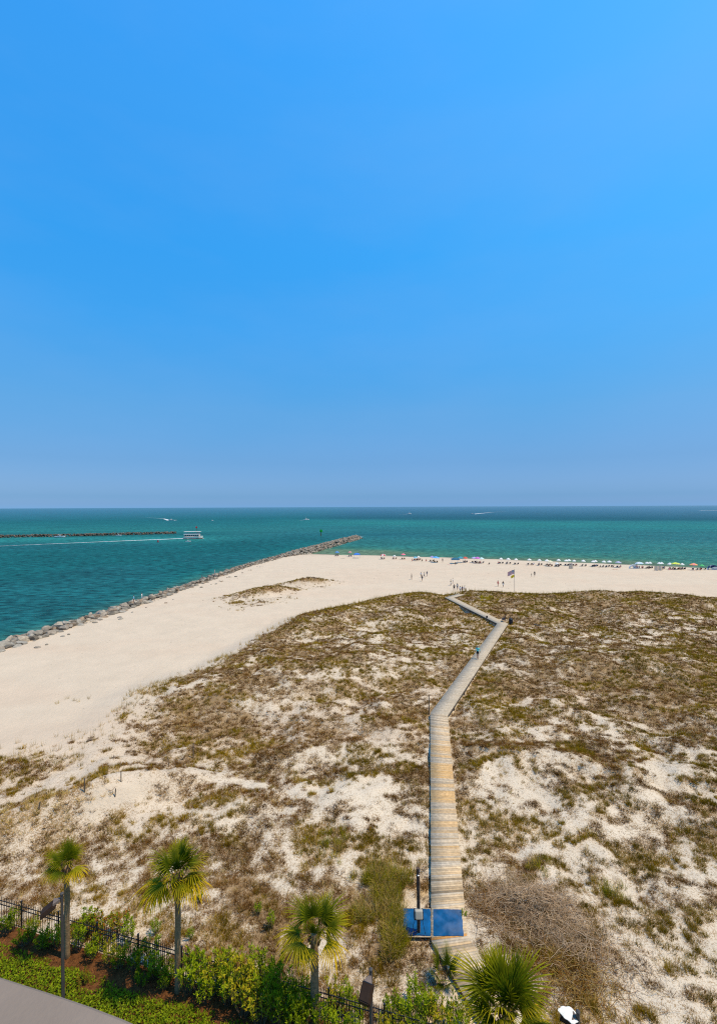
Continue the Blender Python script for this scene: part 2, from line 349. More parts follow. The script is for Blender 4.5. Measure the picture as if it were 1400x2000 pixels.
def sand_material():
    m = bpy.data.materials.new('sand'); m.use_nodes = True; nt = m.node_tree; n = nt.nodes; l = nt.links; b = n['Principled BSDF']
    b.inputs['Roughness'].default_value = .95; b.inputs['Specular IOR Level'].default_value = .1
    at = n.new('ShaderNodeAttribute'); at.attribute_name = 'tint'
    tc = n.new('ShaderNodeTexCoord')
    def noise(sc, det=6, ro=.6):
        q = n.new('ShaderNodeTexNoise'); q.inputs['Scale'].default_value = sc; q.inputs['Detail'].default_value = det; q.inputs['Roughness'].default_value = ro
        l.new(tc.outputs['Object'], q.inputs['Vector']); return q
    def rng_(src, a, c, lo, hi):
        q = n.new('ShaderNodeMapRange'); q.inputs[1].default_value = a; q.inputs[2].default_value = c; q.inputs[3].default_value = lo; q.inputs[4].default_value = hi; l.new(src, q.inputs[0]); return q.outputs[0]
    lit = n.new('ShaderNodeAttribute'); lit.attribute_name = 'litter'
    # plant litter and dark crumbs lying on the sand where things grow
    n1 = noise(7, 8, .7); n2 = noise(26, 4, .6)
    add = n.new('ShaderNodeMath'); add.operation = 'ADD'; l.new(n1.outputs['Fac'], add.inputs[0]); l.new(n2.outputs['Fac'], add.inputs[1])
    thr = n.new('ShaderNodeMath'); thr.operation = 'MULTIPLY_ADD'; thr.inputs[1].default_value = .46; thr.inputs[2].default_value = -1.17; l.new(lit.outputs['Fac'], thr.inputs[0])
    s2 = n.new('ShaderNodeMath'); s2.operation = 'ADD'; l.new(add.outputs[0], s2.inputs[0]); l.new(thr.outputs[0], s2.inputs[1])
    fac = rng_(s2.outputs[0], 0, .16, 0, .85)
    mx = n.new('ShaderNodeMix'); mx.data_type = 'RGBA'; l.new(fac, mx.inputs[0]); l.new(at.outputs['Color'], mx.inputs[6]); mx.inputs[7].default_value = (.225, .130, .045, 1)
    n3 = noise(.35, 6); mul = n.new('ShaderNodeMix'); mul.data_type = 'RGBA'; mul.blend_type = 'MULTIPLY'; mul.inputs[0].default_value = 1
    l.new(mx.outputs[2], mul.inputs[6]); l.new(rng_(n3.outputs['Fac'], .3, .7, .94, 1.05), mul.inputs[7]); l.new(mul.outputs[2], b.inputs['Base Color'])
    n4 = noise(2.2, 8, .65); n5 = noise(14, 4, .6)
    ad2 = n.new('ShaderNodeMath'); ad2.operation = 'MULTIPLY_ADD'; ad2.inputs[1].default_value = .35; l.new(n5.outputs['Fac'], ad2.inputs[0]); l.new(n4.outputs['Fac'], ad2.inputs[2])
    bp = n.new('ShaderNodeBump'); bp.inputs['Strength'].default_value = .75; bp.inputs['Distance'].default_value = .14
    l.new(ad2.outputs[0], bp.inputs['Height']); l.new(bp.outputs[0], b.inputs['Normal'])
    return m
def sand_tint(x, y, z):
    s = shore_s(x, y); d, a = crest_dist(x, y)
    c = np.tile(np.array([.54, .437, .322]), (len(x), 1))
    k = sstep(-2, 6, d)[:, None]; c = c * (1 - k) + k * np.array([.60, .50, .375])
    pk = (sstep(.45, .75, fbm(x / 22, y / 9, 101, 3)) * .5)[:, None]; c = c * (1 - pk) + pk * np.array([.535, .41, .295])
    wet = (1 - sstep(.05, .45, z + .1 * fbm(x / 4, y / 4, 5, 2)))[:, None]; c = c * (1 - wet) + wet * np.array([.26, .22, .16])
    # iron-stained sand round the foot shower
    for cx, cy, ra, rb, h in [(3.3, 26.2, 1.3, .9, .75), (2.2, 26.6, .8, 1.4, .5), (2.4, 22.6, 1.0, .7, .4), (4.0, 19.8, 1.4, .8, .6), (9.3, 19.7, 1.0, 1.2, .35)]:
        q = (h * gauss(x, y, cx, cy, ra, rb, 0) * sstep(.3, .6, fbm(x * 2, y * 2, 7, 3)))[:, None]; c = c * (1 - q) + q * np.array([.52, .31, .10])
    return c
def litter(x, y, z):
    dn, _ = veg(x, y, z); c = clump(x, y)
    return np.clip(np.where(dn > .05, .06, 0) + dn * (.36 + .85 * c) * 1.12, 0, 1.25)
M_SAND = sand_material()
gx = axis(-46, 92, .34, -110, 700, 1.09); gy = axis(18, 112, .34, -60, 330, 1.09)
sand = struct(obj('sand_ground', sheet('sand_ground', gx, gy, height, M_SAND, sand_tint, {'litter': litter})), 'pale sand of the beach and dunes')

# ------------------------------------------------------------------ sea
def sea_tint(x, y, z):
    s = -shore_s(x, y); sj = jet_x(y) - x            # metres offshore, metres west of the jetty line
    wob = (fbm(x / 90, y / 60, 121, 4) - .5)
    off = s + 90 * wob
    K = np.array([0, 7, 22, 60, 150, 260, 330, 420, 560, 640, 720, 1100, 2500, 9000])
    C = np.array([[.11, .175, .10], [.055, .165, .105], [.034, .155, .112], [.024, .150, .132], [.018, .130, .135], [.018, .130, .135], [.016, .150, .150], [.018, .165, .155], [.016, .145, .150],
                  [.012, .094, .115], [.011, .084, .112], [.011, .084, .115], [.012, .09, .128], [.014, .10, .138]])
    c = np.stack([np.interp(off, K, C[:, k]) for k in range(3)], 1)
    # the pass, west of the jetty
    cd = np.array([.006, .098, .098]); gr = np.array([.012, .145, .125]); tq = np.array([.020, .185, .170])
    ch = np.tile(cd, (len(x), 1))
    e = (1 - sstep(4, 26, sj + 10 * wob))[:, None] * .7; ch = ch * (1 - e) + e * gr
    f = (sstep(.42, .66, fbm(x / 46, y / 34, 131, 4)) * .55)[:, None]; ch = ch * (1 - f) + f * np.array([.012, .10, .11])
    t = (np.exp(-((y - 352 - .02 * x) / 34) ** 2) * sstep(60, 120, -x - 40 * wob))[:, None]; ch = ch * (1 - t) + t * tq
    far = sstep(395, 470, y + 30 * wob)[:, None]
    C2 = np.stack([np.interp(y + 120 * wob, [400, 470, 560, 700, 900, 2500, 9000], q) for q in ([.016, .016, .013, .010, .008, .008, .01], [.155, .145, .132, .118, .105, .105, .11], [.14, .135, .13, .122, .115, .125, .135])], 1)
    ch = ch * (1 - far) + far * C2
    w = (sstep(-4, 14, sj) * (1 - sstep(330, 420, y)) + sstep(330, 420, y) * sstep(-60, 160, -x - 30 + 100 * wob))[:, None]
    # deep scour at the jetty's head
    out = c * (1 - w) + w * ch
    h = (.75 * gauss(x, y, 25, 392, 95, 40, .1))[:, None]; out = out * (1 - h) + h * np.array([.012, .105, .118])
    return np.clip(out, 0, 1)
def water_material():
    m = bpy.data.materials.new('sea_water'); m.use_nodes = True; nt = m.node_tree; n = nt.nodes; l = nt.links; b = n['Principled BSDF']
    b.inputs['Roughness'].default_value = 1; b.inputs['Specular IOR Level'].default_value = 0
    at = n.new('ShaderNodeAttribute'); at.attribute_name = 'tint'
    tc = n.new('ShaderNodeTexCoord'); mp = n.new('ShaderNodeMapping'); mp.inputs['Scale'].default_value = (.42, 1.0, 1); mp.inputs['Rotation'].default_value = (0, 0, R(-12)); l.new(tc.outputs['Object'], mp.inputs['Vector'])
    def noise(sc, det, ro=.55):
        q = n.new('ShaderNodeTexNoise'); q.inputs['Scale'].default_value = sc; q.inputs['Detail'].default_value = det; q.inputs['Roughness'].default_value = ro; l.new(mp.outputs[0], q.inputs['Vector']); return q.outputs['Fac']
    a = noise(.62, 6, .62); c = noise(.05, 4)
    mr = n.new('ShaderNodeMapRange'); mr.inputs[1].default_value = .36; mr.inputs[2].default_value = .62; mr.inputs[3].default_value = .36; mr.inputs[4].default_value = 1.38; l.new(a, mr.inputs[0])  # wave streaks painted into the base colour, imitating reflection changing with slope
    mr2 = n.new('ShaderNodeMapRange'); mr2.inputs[1].default_value = .3; mr2.inputs[2].default_value = .7; mr2.inputs[3].default_value = .82; mr2.inputs[4].default_value = 1.18; l.new(c, mr2.inputs[0])
    ml = n.new('ShaderNodeMath'); ml.operation = 'MULTIPLY'; l.new(mr.outputs[0], ml.inputs[0]); l.new(mr2.outputs[0], ml.inputs[1])
    mx = n.new('ShaderNodeMix'); mx.data_type = 'RGBA'; mx.blend_type = 'MULTIPLY'; mx.inputs[0].default_value = 1; l.new(at.outputs['Color'], mx.inputs[6]); l.new(ml.outputs[0], mx.inputs[7])
    l.new(mx.outputs[2], b.inputs['Base Color'])
    bp = n.new('ShaderNodeBump'); bp.inputs['Strength'].default_value = .8; bp.inputs['Distance'].default_value = 1.6; l.new(a, bp.inputs['Height']); l.new(bp.outputs[0], b.inputs['Normal'])
    # wave-roughened surface: sky reflection that never reaches the mirror of a flat sheet
    gl = n.new('ShaderNodeBsdfGlossy'); gl.inputs['Roughness'].default_value = .26; l.new(bp.outputs[0], gl.inputs['Normal'])
    fr = n.new('ShaderNodeFresnel'); fr.inputs['IOR'].default_value = 1.33; l.new(bp.outputs[0], fr.inputs['Normal'])
    cp = n.new('ShaderNodeMapRange'); cp.inputs[1].default_value = .02; cp.inputs[2].default_value = .75; cp.inputs[3].default_value = .02; cp.inputs[4].default_value = .17; l.new(fr.outputs[0], cp.inputs[0])
    f2 = n.new('ShaderNodeFresnel'); f2.inputs['IOR'].default_value = 1.33; c2 = n.new('ShaderNodeMapRange'); c2.inputs[1].default_value = .86; c2.inputs[2].default_value = .995; c2.inputs[3].default_value = 0; c2.inputs[4].default_value = .32; l.new(f2.outputs[0], c2.inputs[0])
    sm = n.new('ShaderNodeMath'); sm.operation = 'ADD'; l.new(cp.outputs[0], sm.inputs[0]); l.new(c2.outputs[0], sm.inputs[1])
    ms = n.new('ShaderNodeMixShader'); l.new(sm.outputs[0], ms.inputs[0]); l.new(b.outputs[0], ms.inputs[1]); l.new(gl.outputs[0], ms.inputs[2]); l.new(ms.outputs[0], n['Material Output'].inputs[0])
    return m
M_WATER = water_material()
sx = axis(-420, 420, 5, -70000, 70000, 1.18); sy = axis(30, 900, 5, -70000, 90000, 1.18)
sea = struct(obj('sea', sheet('sea', sx, sy, lambda x, y: np.zeros_like(x), M_WATER, sea_tint)), 'teal sea and channel water reaching to the horizon')

# ------------------------------------------------------------------ rock jetties
def rock_mesh(seed):
    bm = bmesh.new(); bmesh.ops.create_icosphere(bm, subdivisions=2 if seed < 6 else 1, radius=1)
    rs = random.Random(seed)
    cuts = [(Vector((rs.gauss(0, 1), rs.gauss(0, 1), rs.gauss(0, 1))).normalized(), rs.uniform(.55, .8)) for _ in range(9)]
    for v in bm.verts:
        p = v.co.copy()
        for n_, d in cuts:
            e = p.dot(n_) - d
            if e > 0: p -= n_ * e
        v.co = Vector((p.x * 1.25, p.y, p.z * .8)) * (1 + rs.uniform(-.03, .03))
    me = bpy.data.meshes.new('stone'); bm.to_mesh(me); bm.free()
    c = me.color_attributes.new('tint', 'FLOAT_COLOR', 'POINT'); k = rs.uniform(.85, 1.15)
    base = [(.25, .21, .165), (.32, .27, .205), (.19, .165, .13), (.29, .215, .15), (.25, .225, .185), (.13, .11, .085)][seed % 6]
    c.data.foreach_set('color', [q for v in me.vertices for q in (base[0] * k, base[1] * k, base[2] * k, 1)])
    me.materials.append(M_ROCK); return me
M_ROCK = mat('granite', (.35, .32, .28), .9, .2, var=.28, vscale=1.6, tint=True, bump=.6, bscale=5)
STONES = [rock_mesh(k) for k in range(12)]
def rock_arrays(me):
    v = np.empty(len(me.vertices) * 3, np.float32); me.vertices.foreach_get('co', v); f = np.empty(len(me.loops), np.int32); me.loops.foreach_get('vertex_index', f)
    c = np.empty(len(me.vertices) * 4, np.float32); me.color_attributes['tint'].data.foreach_get('color', c)
    return v.reshape(-1, 3), f.reshape(-1, 3), c.reshape(-1, 4)[:, :3]
STONE_ARR = [rock_arrays(m) for m in STONES]
def join_rocks(name, items, parent, base, dark=1.0):
    V, Fc, T = [], [], []; o = 0
    for p, rot, sc, k in items:
        v, f, c = STONE_ARR[k]; m = np.array(rot.to_matrix()) ; w = (v * sc) @ m.T + np.array(p - base)
        V.append(w); Fc.append(f + o); T.append(c * random.uniform(.7, 1.2) * dark); o += len(v)
    return obj(name, np_mesh(name, np.vstack(V), np.vstack(Fc), M_ROCK, np.vstack(T)), parent)
from mathutils import Euler
def jetty_rocks(path, half, crest, size, step, rows, lod):
    out = []
    for i in range(len(path) - 1):
        a, b = path[i], path[i + 1]; L = (b - a).length; t = (b - a).normalized(); n_ = Vector((t.y, -t.x, 0))
        k = 0.0
        while k < L:
            for r in range(rows):
                w = (r + .5) / rows * 2 - 1 + random.uniform(-.16, .16)
                z = crest * (1 - abs(w) ** 1.7) - .35 + random.uniform(-.25, .3)
                p = a + t * (k + random.uniform(-.5, .5) * step) + n_ * (w * half); p.z = z
                sc = size * random.uniform(.62, 1.25)
                out.append((p, Euler((random.uniform(-.5, .5), random.uniform(-.5, .5), random.uniform(0, 6.28))), Vector((sc, sc * random.uniform(.75, 1.1), sc * random.uniform(.7, 1.0))), random.randrange(6) if lod(p) else random.randrange(6, 12)))
            k += step
    return out
jb = Vector((jet_x(72.0), 72, 0))
near_path = [Vector((float(jet_x(y)), y, 0)) for y in [34, 60, 75, 100, 130, 170, 215]]
tip_path = [Vector((float(jet_x(y)), y, 0)) for y in [215, 243, 270, 308, 343]]
jr = jetty_rocks(near_path, 4.2, 2.1, .80, 1.0, 8, lambda p: p.y < 110) + jetty_rocks(tip_path, 5.4, 2.3, .95, 1.2, 9, lambda p: False)
for _ in range(26):                                   # strays half buried at the sand's edge
    y = random.uniform(68, 190); x = float(jet_x(y)) + random.uniform(4.6, 6.8); s_ = random.uniform(.2, .5)
    jr.append((Vector((x, y, hz(x, y) + .02)), Euler((0, 0, random.uniform(0, 6))), Vector((s_, s_, s_ * .8)), random.randrange(6)))
jetty = tag(empty('rock_jetty', jb), 'long jetty of grey boulders along the beach, running out to the green marker', 'jetty')
seen = sorted([q for q in jr if to_px(*q[0])[0] > -12 and q[0].z > -.1], key=lambda q: q[0].y)
first = seen[:300]; ids = {id(q) for q in first}
for p, rot, sc, k in first:
    o = obj('stone', STONES[k], jetty, p - jb); o.rotation_euler = rot; o.scale = sc
o = join_rocks('stones', [q for q in jr if id(q) not in ids], jetty, jb); o['kind'] = 'stuff'
fb = at_z(170, 1047, 0)
far_path = [Vector((-470, 352, 0)), at_z(0, 1050, 0), at_z(170, 1046.6, 0), at_z(300, 1043.4, 0), at_z(345, 1042.2, 0)]
fj = tag(empty('rock_jetty', fb), 'low dark line of boulders across the channel, at the left edge of the photo', 'jetty')
o = join_rocks('stones', jetty_rocks(far_path, 3.6, 2.0, .95, 1.4, 6, lambda p: False), fj, fb, .5); o['kind'] = 'stuff'

# ------------------------------------------------------------------ boardwalk
M_WOOD = mat('weathered_planks', (.45, .33, .22), .85, .2, var=.2, vscale=5, tint=True, bump=.3, bscale=40)
M_TIMBER = mat('dark_timber', (.13, .095, .065), .9, .2, var=.3, vscale=3)
wb = WALK[1].copy(); wb.z = hz(wb.x, wb.y)
walk = tag(empty('boardwalk', wb), 'long weathered plank boardwalk zigzagging across the dunes to the beach', 'boardwalk')
def offs(i, s):
    d0 = (WALK[i] - WALK[max(i - 1, 0)]) if i > 0 else (WALK[1] - WALK[0]); d1 = (WALK[i + 1] - WALK[i]) if i < len(WALK) - 1 else d0
    n0 = Vector((d0.y, -d0.x, 0)).normalized(); n1 = Vector((d1.y, -d1.x, 0)).normalized(); m = (n0 + n1).normalized()
    return WALK[i] + m * (s * WALK_W / 2 / max(.5, m.dot(n0)))
LEFT = [offs(i, -1) for i in range(len(WALK))]; RIGHT = [offs(i, 1) for i in range(len(WALK))]
NEW_RUNS = [(1418, 1422, .5), (1430, 1436, .5), (1446, 1452, .6), (1456, 1470, .8), (1474, 1480, .9), (1491, 1520, 1.0), (1531, 1537, .8), (1544, 1568, 1.0), (1580, 1589, .75), (1605, 1615, .8), (1622, 1627, .55), (1636, 1640, .4), (1651, 1658, .6), (1664, 1667, .4), (1676, 1680, .4)]
planks = []; PW = .142
for i in range(len(WALK) - 1):
    L = (WALK[i + 1] - WALK[i]).length; n_ = max(2, int(L / PW))
    for k in range(n_):
        t0, t1 = (k + .035) / n_, (k + .965) / n_
        jl, jr_ = random.uniform(-.012, .012) / WALK_W, random.uniform(-.012, .012) / WALK_W
        q = [LEFT[i].lerp(LEFT[i + 1], t0), RIGHT[i].lerp(RIGHT[i + 1], t0), RIGHT[i].lerp(RIGHT[i + 1], t1), LEFT[i].lerp(LEFT[i + 1], t1)]
        q = [q[0].lerp(q[1], jl), q[1].lerp(q[0], jr_), q[2].lerp(q[3], jr_), q[3].lerp(q[2], jl)]
        dz = random.uniform(-.004, .005); c = (q[0] + q[2]) / 2; px, py = to_px(*c)
        g = random.uniform(.70, 1.18); col = Vector((.54, .395, .24)) * g
        if random.random() < .35: col = col.lerp(Vector((.50, .335, .175)), random.uniform(.2, .7))
        if random.random() < .38: col = col.lerp(Vector((.48, .395, .29)) * random.uniform(.8, 1.15), random.uniform(.4, 1))
        if random.random() < .12: col = col * .6
        if i == 1 and py < 1650: col = col.lerp(Vector((.46, .375, .275)) * g, .5)
        if i == 1:
            for a, b, s_ in NEW_RUNS:
                if a <= py <= b: col = col.lerp(Vector((.58, .33, .105)), s_ * random.uniform(.4, .8))
        if i >= 2: col = col.lerp(Vector((.43, .36, .27)) * random.uniform(.88, 1.08), .8)
        if i == 1 and py > 1829: col = Vector((.50, .25, .08))
        planks.append(([p + Vector((0, 0, dz)) for p in q], col))
def plank_geo(q, base):
    up = [p - base for p in q]; dn = [p - Vector((0, 0, .042)) for p in up]
    return up + dn, [(0, 1, 2, 3), (7, 6, 5, 4), (0, 4, 5, 1), (1, 5, 6, 2), (2, 6, 7, 3), (3, 7, 4, 0)]
def plank_mesh(name, qs, base):
    V, Fc, T = [], [], []
    for q, col in qs:
        v, f = plank_geo(q, base); o = len(V); V += [tuple(p) for p in v]; Fc += [tuple(j + o for j in g) for g in f]; T += [tuple(col)] * 8
    return np_mesh(name, np.array(V), np.array(Fc), M_WOOD, np.array(T))
start = sum(1 for q, c in planks if to_px(*((q[0] + q[2]) / 2))[1] > 1925)
for q, col in planks[start:start + 300]: obj('plank', plank_mesh('plank', [(q, col)], wb), walk)
o = obj('planks', plank_mesh('planks', planks[:start] + planks[start + 300:], wb), walk); o['kind'] = 'stuff'
for i in range(len(WALK) - 1):
    for s_ in (-.485, 0, .485):
        m = MB(); a, b = WALK[i] - wb, WALK[i + 1] - wb; n_ = Vector((b.y - a.y, a.x - b.x, 0)).normalized() * s_ * 2 * WALK_W / 2
        d = b - a; M = d.to_track_quat('X', 'Z').to_matrix()
        m.box((a + b) / 2 + n_ + Vector((0, 0, -.135)), (d.length, .045, .19), M=M); m.build('stringer', M_TIMBER, walk)
    n_ = int((WALK[i + 1] - WALK[i]).length / 2.4)
    for k in range(n_ + 1):
        for s_ in (-1, 1):
            p = (LEFT if s_ < 0 else RIGHT)[i].lerp((LEFT if s_ < 0 else RIGHT)[i + 1], (k + .3) / (n_ + 1)); c = WALK[i].lerp(WALK[i + 1], (k + .3) / (n_ + 1)); p = p.lerp(c, .16)
            m = MB(); zb = hz(p.x, p.y) - .3; m.box(Vector((p.x, p.y, (zb + p.z - .06) / 2)) - wb, (.12, .12, p.z - .06 - zb)); m.build('support_post', M_TIMBER, walk)

# blue mats by the foot shower
M_MAT = mat('blue_rubber', (.004, .072, .185), .85, .12, var=.35, vscale=2.2, bump=.2, bscale=60)
def mat_thing(corners, z, label, dusty):
    ps = [at_z(px, py, z) for px, py in corners]; c = sum(ps, Vector()) / 4; bm = bmesh.new(); n = 14
    for j in range(n + 1):
        for i in range(n + 1):
            p = ps[0].lerp(ps[1], i / n).lerp(ps[3].lerp(ps[2], i / n), j / n) - c; e = min(i, j, n - i, n - j) == 0
            p += Vector((random.uniform(-.012, .012), random.uniform(-.012, .012), 0)) if e else Vector()
            bm.verts.new((p.x, p.y, .016 + random.uniform(0, .007) * (not e)))
    bm.verts.ensure_lookup_table()
    for j in range(n):
        for i in range(n): bm.faces.new([bm.verts[j * (n + 1) + i], bm.verts[j * (n + 1) + i + 1], bm.verts[(j + 1) * (n + 1) + i + 1], bm.verts[(j + 1) * (n + 1) + i]][::-1])
    r = bmesh.ops.extrude_face_region(bm, geom=bm.faces[:]); bmesh.ops.translate(bm, verts=[v for v in r['geom'] if isinstance(v, bmesh.types.BMVert)], vec=(0, 0, -.014))
    bmesh.ops.recalc_face_normals(bm, faces=bm.faces[:])
    me = bpy.data.meshes.new('shower_mat'); bm.to_mesh(me); bm.free(); me.materials.append(dusty)
    return tag(obj('shower_mat', me, None, c), label, 'mat', 'blue mats at the boardwalk')
def dusty_mat():
    m = M_MAT.copy(); m.name = 'dusty_blue_rubber'; nt = m.node_tree; n = nt.nodes; l = nt.links; b = n['Principled BSDF']
    src = b.inputs['Base Color'].links[0].from_socket; tc = n.new('ShaderNodeTexCoord'); no = n.new('ShaderNodeTexNoise'); no.inputs['Scale'].default_value = 1.3; no.inputs['Detail'].default_value = 8; l.new(tc.outputs['Object'], no.inputs['Vector'])
    mp = n.new('ShaderNodeSeparateXYZ'); l.new(tc.outputs['Object'], mp.inputs[0]); ad = n.new('ShaderNodeMath'); ad.operation = 'MULTIPLY_ADD'; ad.inputs[1].default_value = .16; l.new(mp.outputs['X'], ad.inputs[0]); l.new(no.outputs['Fac'], ad.inputs[2])
    mr = n.new('ShaderNodeMapRange'); mr.inputs[1].default_value = .42; mr.inputs[2].default_value = .72; mr.inputs[4].default_value = .38; l.new(ad.outputs[0], mr.inputs[0])
    mx = n.new('ShaderNodeMix'); mx.data_type = 'RGBA'; l.new(mr.outputs[0], mx.inputs[0]); l.new(src, mx.inputs[6]); mx.inputs[7].default_value = (.15, .15, .16, 1); l.new(mx.outputs[2], b.inputs['Base Color']); return m
M_MAT2 = dusty_mat()
mat_thing([(845.5, 1776), (901, 1777), (905, 1828), (846, 1828)], WALK[1].z + .012, 'dusty blue rubber mat lying on the boardwalk planks', M_MAT2)
dk = tag(empty('shower_platform', at_z(814, 1802, 1.86)), 'low timber platform under the left blue mat', 'platform')
ps = [at_z(px, py, 1.86) - dk.location for px, py in [(786, 1773), (843, 1774), (843.5, 1830), (785, 1830)]]
for k in range(11):
    a, b = (k + .04) / 11, (k + .96) / 11; q = [ps[0].lerp(ps[3], b), ps[1].lerp(ps[2], b), ps[1].lerp(ps[2], a), ps[0].lerp(ps[3], a)]
    obj('plank', plank_mesh('plank', [(q, Vector((.40, .30, .20)) * random.uniform(.8, 1.1))], Vector()), dk)
for t in (.06, .94):
    a, b = ps[0].lerp(ps[1], t), ps[3].lerp(ps[2], t); m = MB(); m.box((a + b) / 2 + Vector((0, 0, -.20)), ((a - b).length, .06, .30), M=(b - a).to_track_quat('X', 'Z').to_matrix()); m.build('bearer', M_TIMBER, dk)
mat_thing([(788, 1775), (840.5, 1776), (841, 1828), (787, 1827)], 1.872, 'clean bright blue mat under the foot shower post', M_MAT)

# foot shower
M_POST = mat('stained_post', (.075, .048, .035), .85, .2, var=.45, vscale=6)
M_GREYBOX = mat('grey_plastic', (.36, .33, .27), .5, .4, var=.08, vscale=8)
M_BLACK = mat('black_rubber', (.012, .012, .013), .5, .4)
M_STEEL = mat('steel', (.5, .5, .5), .35, .5, metal=.9)
sp = at_z(817.5, 1831, 1.58); sp.z = 1.5
sh = tag(empty('foot_shower', sp), 'tall dark shower post with grey meter box and black hose on blue mat', 'shower')
m = MB(); m.tube([(0, 0, -.3), (0, 0, 1.2), (-.01, .005, 2.6), (-.025, 0, 3.62)], [.095, .09, .085, .08], 10); m.build('post', M_POST, sh)
m = MB(); m.tube([(.05, -.1, .3), (.05, -.1, 3.5), (.05, -.02, 3.6)], .014, 6); m.build('water_pipe', M_STEEL, sh)
bm = bmesh.new(); bmesh.ops.create_cube(bm, size=1); bmesh.ops.scale(bm, vec=(.40, .26, .42), verts=bm.verts); bmesh.ops.bevel(bm, geom=bm.edges[:], offset=.07, segments=3, affect='EDGES', profile=.5)
me = bpy.data.meshes.new('meter_box'); bm.to_mesh(me); bm.free(); me.materials.append(M_GREYBOX); box = obj('meter_box', me, sh, (-.02, -.17, 1.42)); box.rotation_euler = (R(-14), 0, 0)
m = MB(); m.box((-.02, -.11, 1.36), (.46, .22, .42)); m.build('back_plate', M_BLACK, sh)
m = MB(); m.tube([(-.2, -.2, 1.25), (-.3, -.24, .95), (-.3, -.24, .62), (-.2, -.22, .45), (-.05, -.14, .5)], .016, 6); m.build('hose', M_BLACK, sh, True)
m = MB(); m.tube([(.16, -.18, 1.2), (.2, -.22, .95), (.24, -.22, .75), (.3, -.24, .48)], .012, 6); m.build('hose', M_BLACK, sh, True)
m = MB(); m.lathe([(.02, 0), (.05, .03), (.055, .06), (.02, .08)], 10, (-.03, -.14, 3.3)); m.build('shower_head', M_STEEL, sh)

# ------------------------------------------------------------------ bench, bin, posts and flag out on the dunes
M_DARKP = mat('dark_plastic', (.022, .018, .022), .6, .3, var=.2, vscale=5)
def bench(p, rz):
    r = tag(empty('park_bench', p, rz), 'dark slatted bench at the corner of the boardwalk, left of the bin', 'bench')
    for k in range(4): m = MB(); m.box((0, -.22 + .12 * k, .45), (1.5, .095, .035)); m.build('seat_slat', M_DARKP, r)
    for k in range(4): m = MB(); m.box((0, .25 + .03 * k, .58 + .12 * k), (1.5, .03, .095)); m.build('back_slat', M_DARKP, r)
    for s_ in (-.65, .65): m = MB(); m.box((s_, -.2, .22), (.07, .07, .44)); m.box((s_, .25, .45), (.07, .07, .9)); m.box((s_, .02, .40), (.07, .48, .07)); m.box((s_, -.02, .66), (.06, .5, .04)); m.build('end_frame', M_DARKP, r)
b = at_z(983, 1213, 2.72); bench(b, R(250))
def bin_(p):
    r = tag(empty('litter_bin', p), 'dark barrel litter bin standing right of the dune bench', 'bin')
    m = MB(); m.lathe([(.30, 0), (.34, .1), (.36, .8), (.35, .92)], 16); m.build('barrel', M_DARKP, r, True)
    m = MB(); m.lathe([(.38, .92), (.38, .97), (.26, 1.05), (.1, 1.08)], 16); m.build('lid', M_BLACK, r, True)
    for z in (.3, .62): m = MB(); m.lathe([(.352, z - .02), (.365, z), (.352, z + .02)], 16); m.build('hoop', M_BLACK, r)
p = ground(997, 1219.5); bin_(p)
# thin stakes left standing in the sand
STAKES = [(837.5, 1396, 38, 'tall thin dark pole on the left side of the boardwalk bend', .055, 0), (166, 1547, 27, 'thin bare stake standing in the sandy hollow at lower left', .04, 0), (76, 1581, 15, 'leaning short stake in tan grass at far left', .04, .22),
          (91, 1563, 15, 'short upright stake in tan grass at far left', .04, 0), (378, 1481, 30, 'dark upright stake in the brown scrub left of centre', .045, 0), (330, 1497, 18, 'short stake beside the dark upright stake in scrub', .04, -.1),
          (225, 1556, 16, 'small stake right of the sandy hollow at lower left', .035, .1), (237, 1526, 20, 'slim stake at the edge of the bare sand at left', .035, 0)]
for px, py, h, lab, r_, lean in STAKES:
    p = ground(px, py); hh = h / F * p.y; o = empty('stake', p); tag(o, lab, 'stake', 'stakes in the dunes')
    m = MB(); m.tube([(0, 0, -.2), (lean * hh * .5, 0, hh * .5), (lean * hh, 0, hh)], [r_, r_, r_ * .9], 6); m.build('shaft', M_TIMBER, o)
p = ground(950, 1219.5); o = tag(empty('sign_post', p), 'small dark sign on a post beside the upper boardwalk', 'sign')
m = MB(); m.box((0, 0, .75), (.09, .09, 1.6)); m.build('post', M_TIMBER, o); m = MB(); m.box((.02, -.07, 1.4), (.34, .03, .36)); m.build('panel', M_DARKP, o)
def log(p, L, rz, r_, lab):
    m = MB(); pts = [Vector((L * (t - .5), .06 * L * math.sin(t * 5), r_ * .6 + .08 * math.sin(t * 7))) for t in np.linspace(0, 1, 7)]
    m.tube(pts, [r_ * q for q in (.6, 1, 1.1, 1, .9, .7, .35)], 7); m.tube([pts[2], pts[2] + Vector((.15 * L, .12 * L, .1))], [r_ * .5, r_ * .2], 5)
    o = m.build('driftwood', mat('driftwood_grey', (.16, .12, .09), .9, .1, var=.3, vscale=4), None, True); o.location = p; o.rotation_euler = (0, 0, rz); tag(o, lab, 'driftwood', 'driftwood')
log(ground(1051, 1223), 2.6, R(-55), .12, 'dark driftwood log in the scrub right of the litter bin')
log(ground(181, 1446), 1.0, R(50), .10, 'short driftwood chunk on bare sand at left')
